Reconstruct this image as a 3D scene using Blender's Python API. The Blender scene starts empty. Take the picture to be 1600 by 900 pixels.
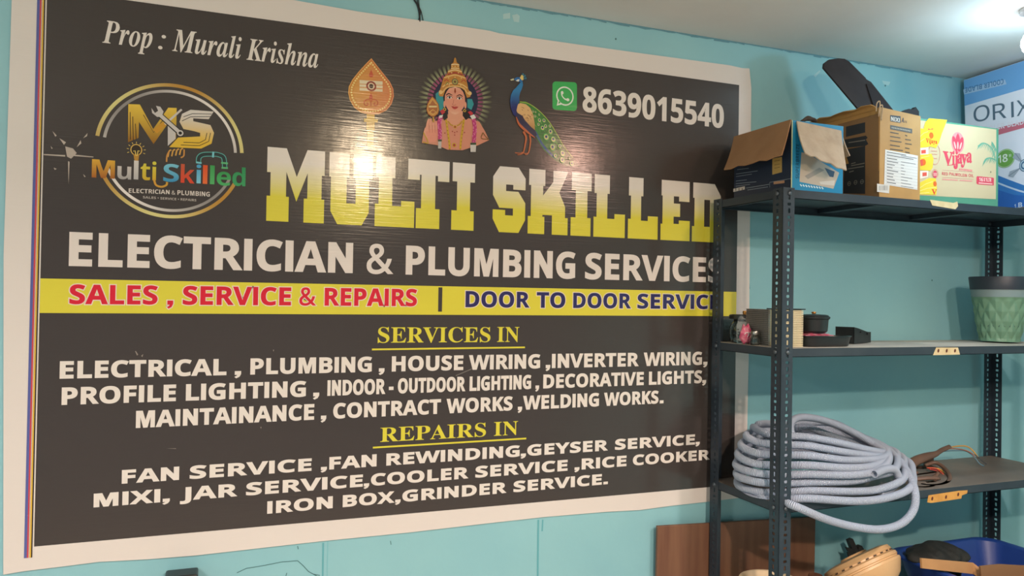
import bpy, bmesh, math, random
from mathutils import Vector, Matrix
from mathutils.geometry import tessellate_polygon

SC = bpy.context.scene
COL = SC.collection
rnd = random.Random(7)

# ------------------------------------------------------------------ camera, world, lamps, exposure
FPX = 1190.0                                   # focal length in pixels of the 1600 x 900 frame
CAM = Vector((0.3477, -1.8244, 1.5305))
RW = Matrix(((0.93363, 0.01939, 0.35771), (-0.35786, 0.00496, 0.93376), (0.01633, -0.99980, 0.01157)))
cd = bpy.data.cameras.new('camera')
cd.sensor_width = 36.0
cd.sensor_fit = 'HORIZONTAL'
cd.lens = FPX / 1600.0 * 36.0
cd.clip_start = 0.02
cam = bpy.data.objects.new('camera', cd)
COL.objects.link(cam)
X_, Y_, Z_ = RW.col[0].copy(), -RW.col[1].copy(), -RW.col[2].copy()
X_.normalize(); Y_ = (Y_ - X_ * Y_.dot(X_)).normalized(); Z_ = X_.cross(Y_)
m = Matrix((X_, Y_, Z_)).transposed().to_4x4()
m.translation = CAM
cam.matrix_world = m
SC.camera = cam

w = bpy.data.worlds.new('world')
SC.world = w
w.use_nodes = True
bg = w.node_tree.nodes['Background']
bg.inputs[0].default_value = (0.80, 0.93, 1.0, 1)
bg.inputs[1].default_value = 0.20


def lamp(name, loc, power, color, radius):
    d = bpy.data.lights.new(name, 'POINT')
    d.energy = power
    d.color = color
    d.shadow_soft_size = radius
    o = bpy.data.objects.new(name, d)
    o.location = loc
    COL.objects.link(o)
    return o


def down_lamp(name, loc, power, color, radius):
    d = bpy.data.lights.new(name, 'AREA')
    d.shape = 'DISK'
    d.size = radius * 2
    d.spread = math.radians(160)
    d.energy = power
    d.color = color
    o = bpy.data.objects.new(name, d)
    o.location = loc
    COL.objects.link(o)
    return o


# two lamps under the ceiling behind the camera: bare bulbs that throw most of their light downwards
lamp('room_lamp', (1.05, -2.2, 2.235), 27, (1.0, 0.76, 0.50), 0.045)
down_lamp('room_lamp_downlight', (1.05, -2.2, 2.245), 33, (1.0, 0.82, 0.72), 0.05)
lamp('second_lamp', (1.98, -1.62, 2.20), 7.5, (1.0, 0.58, 0.44), 0.045)
down_lamp('second_lamp_downlight', (1.98, -1.62, 2.21), 15, (1.0, 0.86, 0.80), 0.05)
# added fill from the left, no known lamp: brightens the banner's left border
lamp('left_fill', (-0.95, -1.75, 2.12), 19, (1.0, 0.78, 0.71), 0.07)
down_lamp('left_fill_down', (-0.95, -1.75, 2.13), 24, (1.0, 0.78, 0.71), 0.07)
SC.view_settings.view_transform = 'Standard'
SC.view_settings.look = 'None'
SC.view_settings.gamma = 1.0
SC.view_settings.use_curve_mapping = False
SC.view_settings.exposure = 0.38


# ------------------------------------------------------------------ helpers
def ray(px, py):
    return RW @ Vector(((px - 800.0) / FPX, (py - 450.0) / FPX, 1.0))


def at(px, py, y):
    """the point of the plane Y = y seen at that pixel of the photograph"""
    d = ray(px, py)
    return CAM + d * ((y - CAM.y) / d.y)


def lin(c):
    """'#rrggbb' -> linear rgb"""
    c = c.lstrip('#')
    v = [int(c[i:i + 2], 16) / 255.0 for i in (0, 2, 4)]
    return tuple(x / 12.92 if x <= 0.04045 else ((x + 0.055) / 1.055) ** 2.4 for x in v)


def mix(a, b, t):
    return tuple(x + (y - x) * t for x, y in zip(a, b))


MATS = {}


def mat(name, color, rough=0.5, metal=0.0, spec=0.5, noise=None, bump=None, trans=0.0, emit=None, vary=None, coat=0.0):
    """principled material; noise = (scale, second colour, amount); bump = (scale, strength)"""
    if name in MATS:
        return MATS[name]
    M = bpy.data.materials.new(name)
    M.use_nodes = True
    nt = M.node_tree
    b = nt.nodes['Principled BSDF']
    c = lin(color) + (1,)
    b.inputs['Base Color'].default_value = c
    b.inputs['Roughness'].default_value = rough
    b.inputs['Metallic'].default_value = metal
    b.inputs['Specular IOR Level'].default_value = spec
    b.inputs['Transmission Weight'].default_value = trans
    b.inputs['Coat Weight'].default_value = coat
    if emit:
        b.inputs['Emission Color'].default_value = lin(emit[0]) + (1,)
        b.inputs['Emission Strength'].default_value = emit[1]
    if noise or bump:
        tc = nt.nodes.new('ShaderNodeTexCoord')
    if noise:
        n = nt.nodes.new('ShaderNodeTexNoise')
        n.inputs['Scale'].default_value = noise[0]
        n.inputs['Detail'].default_value = 5
        nt.links.new(tc.outputs['Object'], n.inputs['Vector'])
        r = nt.nodes.new('ShaderNodeMapRange')
        r.inputs[1].default_value = 0.38
        r.inputs[2].default_value = 0.68
        r.inputs[4].default_value = noise[2]
        nt.links.new(n.outputs['Fac'], r.inputs[0])
        mx = nt.nodes.new('ShaderNodeMix')
        mx.data_type = 'RGBA'
        mx.inputs[6].default_value = c
        mx.inputs[7].default_value = lin(noise[1]) + (1,)
        nt.links.new(r.outputs[0], mx.inputs[0])
        nt.links.new(mx.outputs[2], b.inputs['Base Color'])
    if bump:
        n2 = nt.nodes.new('ShaderNodeTexNoise')
        n2.inputs['Scale'].default_value = bump[0]
        n2.inputs['Detail'].default_value = 4
        nt.links.new(tc.outputs['Object'], n2.inputs['Vector'])
        bp = nt.nodes.new('ShaderNodeBump')
        bp.inputs['Strength'].default_value = bump[1]
        bp.inputs['Distance'].default_value = 0.01
        nt.links.new(n2.outputs['Fac'], bp.inputs['Height'])
        nt.links.new(bp.outputs[0], b.inputs['Normal'])
    MATS[name] = M
    return M


def print_mat(name, rough, spec=0.5, ribs=False):
    """ink on a sheet: the colour comes from the mesh's own print colours; ribs = the weave of flex vinyl"""
    if name in MATS:
        return MATS[name]
    M = bpy.data.materials.new(name)
    M.use_nodes = True
    nt = M.node_tree
    b = nt.nodes['Principled BSDF']
    a = nt.nodes.new('ShaderNodeVertexColor')
    a.layer_name = 'Col'
    nt.links.new(a.outputs[0], b.inputs['Base Color'])
    b.inputs['Roughness'].default_value = rough
    b.inputs['Specular IOR Level'].default_value = spec
    if ribs:
        g = nt.nodes.new('ShaderNodeNewGeometry')
        heights = []
        for sc, amt in (((11, 1, 230), 0.38), ((5, 1, 7), 1.5), ((60, 1, 60), 0.12), ((30, 1, 14), 0.30)):
            mp = nt.nodes.new('ShaderNodeMapping')
            mp.inputs['Scale'].default_value = sc
            nt.links.new(g.outputs['Position'], mp.inputs[0])
            n = nt.nodes.new('ShaderNodeTexNoise')
            n.inputs['Scale'].default_value = 1.0
            n.inputs['Detail'].default_value = 2
            nt.links.new(mp.outputs[0], n.inputs['Vector'])
            mu = nt.nodes.new('ShaderNodeMath')
            mu.operation = 'MULTIPLY'
            mu.inputs[1].default_value = amt
            nt.links.new(n.outputs['Fac'], mu.inputs[0])
            heights.append(mu)
        s = heights[0]
        for h in heights[1:]:
            ad = nt.nodes.new('ShaderNodeMath')
            nt.links.new(s.outputs[0], ad.inputs[0])
            nt.links.new(h.outputs[0], ad.inputs[1])
            s = ad
        bp = nt.nodes.new('ShaderNodeBump')
        bp.inputs['Strength'].default_value = 0.55
        bp.inputs['Distance'].default_value = 0.0011
        nt.links.new(s.outputs[0], bp.inputs['Height'])
        nt.links.new(bp.outputs[0], b.inputs['Normal'])
    MATS[name] = M
    return M


def link(name, me, material=None, parent=None):
    o = bpy.data.objects.new(name, me)
    COL.objects.link(o)
    if material is not None:
        me.materials.append(material)
    if parent is not None:
        o.parent = parent
    return o


def obj(name, bm, material, parent=None, smooth=False, angle=None):
    me = bpy.data.meshes.new(name)
    bmesh.ops.recalc_face_normals(bm, faces=bm.faces)
    bm.to_mesh(me)
    bm.free()
    if smooth:
        for p in me.polygons:
            p.use_smooth = True
        if angle:
            me.set_sharp_from_angle(angle=math.radians(angle))
    return link(name, me, material, parent)


def thing(name, label, cat, loc=(0, 0, 0), group=None):
    o = bpy.data.objects.new(name, None)
    o.empty_display_size = 0.05
    COL.objects.link(o)
    o.location = loc
    return tag(o, label, cat, group)


def tag(o, label, cat, group=None):
    o['label'] = label
    o['category'] = cat
    if group:
        o['group'] = group
    return o


def struct(o):
    o['kind'] = 'structure'
    return o


def box(bm, lo, hi, mtx=None, bevel=0.0):
    lo, hi = Vector(lo), Vector(hi)
    r = bmesh.ops.create_cube(bm, size=1.0)
    vs = r['verts']
    for v in vs:
        v.co = Vector((lo[i] + (v.co[i] + 0.5) * (hi[i] - lo[i]) for i in range(3)))
    if bevel:
        es = list({e for v in vs for e in v.link_edges})
        rr = bmesh.ops.bevel(bm, geom=es, offset=bevel, segments=2, affect='EDGES', profile=0.5)
        vs = list({v for f in rr['faces'] for v in f.verts} | {v for v in vs if v.is_valid})
    if mtx is not None:
        bmesh.ops.transform(bm, matrix=mtx, verts=vs)
    return vs


def catmull(pts, n=6, closed=False):
    P = [Vector(p) for p in pts]
    out = []
    N = len(P)
    rng = range(N if closed else N - 1)
    for i in rng:
        p0 = P[(i - 1) % N] if closed or i > 0 else P[0] * 2 - P[1]
        p1, p2 = P[i], P[(i + 1) % N]
        p3 = P[(i + 2) % N] if closed or i + 2 < N else P[-1] * 2 - P[-2]
        for k in range(n):
            t = k / n
            out.append(0.5 * ((2 * p1) + (p2 - p0) * t + (2 * p0 - 5 * p1 + 4 * p2 - p3) * t * t
                              + (3 * p1 - p0 - 3 * p2 + p3) * t ** 3))
    if not closed:
        out.append(P[-1])
    return out


def tube(bm, pts, r, seg=10, cap=True, uv=None, squash=1.0):
    """swept round tube along pts (r a number or a list); uv: the length along the tube goes to that uv layer"""
    pts = [Vector(p) for p in pts]
    rings = []
    t0 = (pts[1] - pts[0]).normalized()
    n = t0.orthogonal().normalized()
    lens = [0.0]
    for i, p in enumerate(pts):
        if i:
            lens.append(lens[-1] + (p - pts[i - 1]).length)
        t = (pts[min(i + 1, len(pts) - 1)] - pts[max(i - 1, 0)])
        t = t.normalized() if t.length > 1e-9 else t0
        n = (n - t * n.dot(t))
        n = n.normalized() if n.length > 1e-6 else t.orthogonal().normalized()
        b = t.cross(n)
        rr = r[i] if isinstance(r, (list, tuple)) else r
        rings.append([bm.verts.new(p + (n * math.cos(a) + b * math.sin(a) * squash) * rr)
                      for a in (2 * math.pi * k / seg for k in range(seg))])
    for i in range(len(rings) - 1):
        for k in range(seg):
            f = bm.faces.new((rings[i][k], rings[i][(k + 1) % seg], rings[i + 1][(k + 1) % seg], rings[i + 1][k]))
            if uv is not None:
                for lp, (l, kk) in zip(f.loops, ((lens[i], k), (lens[i], k + 1), (lens[i + 1], k + 1), (lens[i + 1], k))):
                    lp[uv].uv = (l, kk / seg)
    if cap:
        bm.faces.new(rings[0][::-1])
        bm.faces.new(rings[-1])
    return rings


def lathe(bm, prof, seg=32, mtx=None, close=False):
    """revolve (r, z) pairs about Z"""
    rings = []
    for r, z in prof:
        if r < 1e-6:
            rings.append([bm.verts.new((0, 0, z))])
        else:
            rings.append([bm.verts.new((r * math.cos(2 * math.pi * k / seg), r * math.sin(2 * math.pi * k / seg), z))
                          for k in range(seg)])
    for a, b in zip(rings, rings[1:]):
        for k in range(seg):
            k2 = (k + 1) % seg
            if len(a) == 1 and len(b) > 1:
                bm.faces.new((a[0], b[k], b[k2]))
            elif len(b) == 1 and len(a) > 1:
                bm.faces.new((a[k], a[k2], b[0]))
            elif len(a) > 1:
                bm.faces.new((a[k], a[k2], b[k2], b[k]))
    vs = [v for g in rings for v in g]
    if mtx is not None:
        bmesh.ops.transform(bm, matrix=mtx, verts=vs)
    return vs


def plate(bm, pts, thick, N):
    """a sheet of real thickness with the outline pts (3-D, planar), grown along -N"""
    pts = [Vector(p) for p in pts]
    N = Vector(N).normalized()
    a = [bm.verts.new(p) for p in pts]
    b = [bm.verts.new(p - N * thick) for p in pts]
    for t in tessellate_polygon([pts]):
        try:
            bm.faces.new([a[i] for i in t])
            bm.faces.new([b[i] for i in reversed(t)])
        except ValueError:
            pass
    for i in range(len(pts)):
        j = (i + 1) % len(pts)
        bm.faces.new((a[i], b[i], b[j], a[j]))


class Canvas:
    """flat print on a surface: polygons in the surface's own plane, later layers on top of earlier ones"""

    def __init__(s, O, U, V, off=0.0008, step=0.00005):
        s.O, s.U, s.V = Vector(O), Vector(U).normalized(), Vector(V).normalized()
        s.N = s.U.cross(s.V).normalized()
        s.h, s.step = off, step
        s.v, s.f, s.c = [], [], []

    def uv(s, px, py):
        """pixel of the photograph -> metres on the surface"""
        d = ray(px, py)
        t = (s.O - CAM).dot(s.N) / d.dot(s.N)
        p = CAM + d * t - s.O
        return (p.dot(s.U), p.dot(s.V))

    def up(s, k=1):
        s.h += s.step * k
        return s

    def poly(s, loops, col):
        s.h += 4e-6
        s._poly(loops, col)

    def _poly(s, loops, col):
        if loops and not isinstance(loops[0][0], (tuple, list, Vector)):
            loops = [loops]
        L = [[Vector((p[0], p[1], 0)) for p in l] for l in loops]
        flat = [p for l in L for p in l]
        b = len(s.v)
        for p in flat:
            s.v.append(s.O + s.U * p.x + s.V * p.y + s.N * s.h)
            s.c.append(col(p.x, p.y) if callable(col) else col)
        for t in tessellate_polygon(L):
            A, B, C_ = (flat[i] for i in t)
            ar = (B.x - A.x) * (C_.y - A.y) - (B.y - A.y) * (C_.x - A.x)
            if abs(ar) < 1e-12:
                continue
            s.f.append([b + i for i in (t if ar > 0 else t[::-1])])

    def rect(s, x0, y0, x1, y1, col):
        s.poly([(x0, y0), (x1, y0), (x1, y1), (x0, y1)], col)

    def ell(s, cx, cy, rx, ry, col, n=40, rot=0.0, a0=0, a1=360):
        c, q = math.cos(rot), math.sin(rot)
        pts = []
        for k in range(n):
            a = math.radians(a0 + (a1 - a0) * k / (n if a1 - a0 >= 360 else n - 1))
            x, y = rx * math.cos(a), ry * math.sin(a)
            pts.append((cx + x * c - y * q, cy + x * q + y * c))
        s.poly(pts, col)

    def ring(s, cx, cy, ro, ri, col, n=72, a0=0, a1=360, ay=1.0):
        s.h += 4e-6
        for k in range(n):
            t0, t1 = (math.radians(a0 + (a1 - a0) * j / n) for j in (k, k + 1))
            s._poly([(cx + ro * math.cos(t0), cy + ay * ro * math.sin(t0)), (cx + ro * math.cos(t1), cy + ay * ro * math.sin(t1)),
                    (cx + ri * math.cos(t1), cy + ay * ri * math.sin(t1)), (cx + ri * math.cos(t0), cy + ay * ri * math.sin(t0))], col)

    def stroke(s, pts, wd, col, closed=False, smooth=0):
        if smooth:
            pts = [(p.x, p.y) for p in catmull([(p[0], p[1], 0) for p in pts], smooth, closed)]
        P = [Vector((p[0], p[1])) for p in pts]
        n = len(P)
        s.h += 4e-6
        lf, rt = [], []
        for i in range(n):
            a = P[(i - 1) % n] if closed or i else P[0]
            b = P[(i + 1) % n] if closed or i < n - 1 else P[-1]
            d = (b - a)
            d = d.normalized() if d.length > 1e-9 else Vector((1, 0))
            q = Vector((-d.y, d.x)) * (wd(i / max(1, n - 1)) if callable(wd) else wd) * 0.5
            lf.append(P[i] + q)
            rt.append(P[i] - q)
        for i in range(n if closed else n - 1):
            j = (i + 1) % n
            s._poly([tuple(lf[i]), tuple(rt[i]), tuple(rt[j]), tuple(lf[j])], col)

    def text(s, font, string, x0, x1, y0, h, col, grow=0.0, slant=0.0, vert=None, z=None):
        """one word between x0 and x1, baseline y0, capital height h; vert maps (x, y) to the plane otherwise"""
        s.h += 4e-6
        adv, items, plain = 0.0, [], []
        lo, hi = 1e9, -1e9
        for ch in string:
            a, loops = GLYPH[font + ch]
            for l in loops:
                for x, _ in l:
                    lo, hi = min(lo, adv + x), max(hi, adv + x)
            items.append((adv, loops))
            adv += a
        sx, sy = (x1 - x0) / (hi - lo), h / 1000.0
        for a, loops in items:
            out = []
            for l in loops:
                q = [(x0 + (a + x - lo) * sx + slant * y * sy, y * sy) for x, y in l]
                if grow:
                    q = offset_loop(q, grow)
                if z:
                    q = [(x, y + z(x)) for x, y in q]
                else:
                    q = [(x, y + y0) for x, y in q]
                if vert:
                    q = [vert(x, y) for x, y in q]
                out.append(q)
            # a glyph's separate islands (the dot of an i) are drawn on their own
            for grp in islands(out):
                s._poly(grp, col)
            if grow and not vert:
                plain.append(a)
        if grow and not vert and grow < .002:      # the letter's own core over its thickened outline
            s.text(font, string, x0, x1, y0, h, col, 0, slant, None, z)

    def build(s, name, material, parent=None):
        me = bpy.data.meshes.new(name)
        me.from_pydata([tuple(v) for v in s.v], [], s.f)
        ca = me.color_attributes.new('Col', 'FLOAT_COLOR', 'POINT')
        flat = []
        for c in s.c:
            flat += [c[0], c[1], c[2], 1.0]
        ca.data.foreach_set('color', flat)
        s.v, s.f, s.c = [], [], []
        return link(name, me, material, parent)


def area2(l):
    return sum(l[i - 1][0] * l[i][1] - l[i][0] * l[i - 1][1] for i in range(len(l)))


def inside(p, l):
    r = False
    for i in range(len(l)):
        (x1, y1), (x2, y2) = l[i - 1], l[i]
        if (y1 > p[1]) != (y2 > p[1]) and p[0] < (x2 - x1) * (p[1] - y1) / (y2 - y1) + x1:
            r = not r
    return r


def islands(loops):
    ls = sorted(loops, key=lambda l: -abs(area2(l)))
    groups = []
    for l in ls:
        for g in groups:
            if inside(l[0], g[0]):
                g.append(l)
                break
        else:
            groups.append([l])
    return groups


def offset_loop(l, d):
    """grow an outline by d (holes, which run the other way, shrink)"""
    sgn = -1.0
    out = []
    n = len(l)
    for i in range(n):
        a, b, c = Vector(l[i - 1]), Vector(l[i]), Vector(l[(i + 1) % n])
        e1, e2 = (b - a), (c - b)
        if e1.length < 1e-9 or e2.length < 1e-9:
            out.append(tuple(b))
            continue
        e1.normalize(); e2.normalize()
        n1, n2 = Vector((-e1.y, e1.x)) * sgn, Vector((-e2.y, e2.x)) * sgn
        q = n1 + n2
        k = 1 + n1.dot(n2)
        concave = (e1.x * e2.y - e1.y * e2.x) * d > 0
        q = q / max(k, 0.06 if concave else 0.5)
        out.append(tuple(b + q * d * GROW_SIGN))
    return out


GROW_SIGN = -1.0

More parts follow.
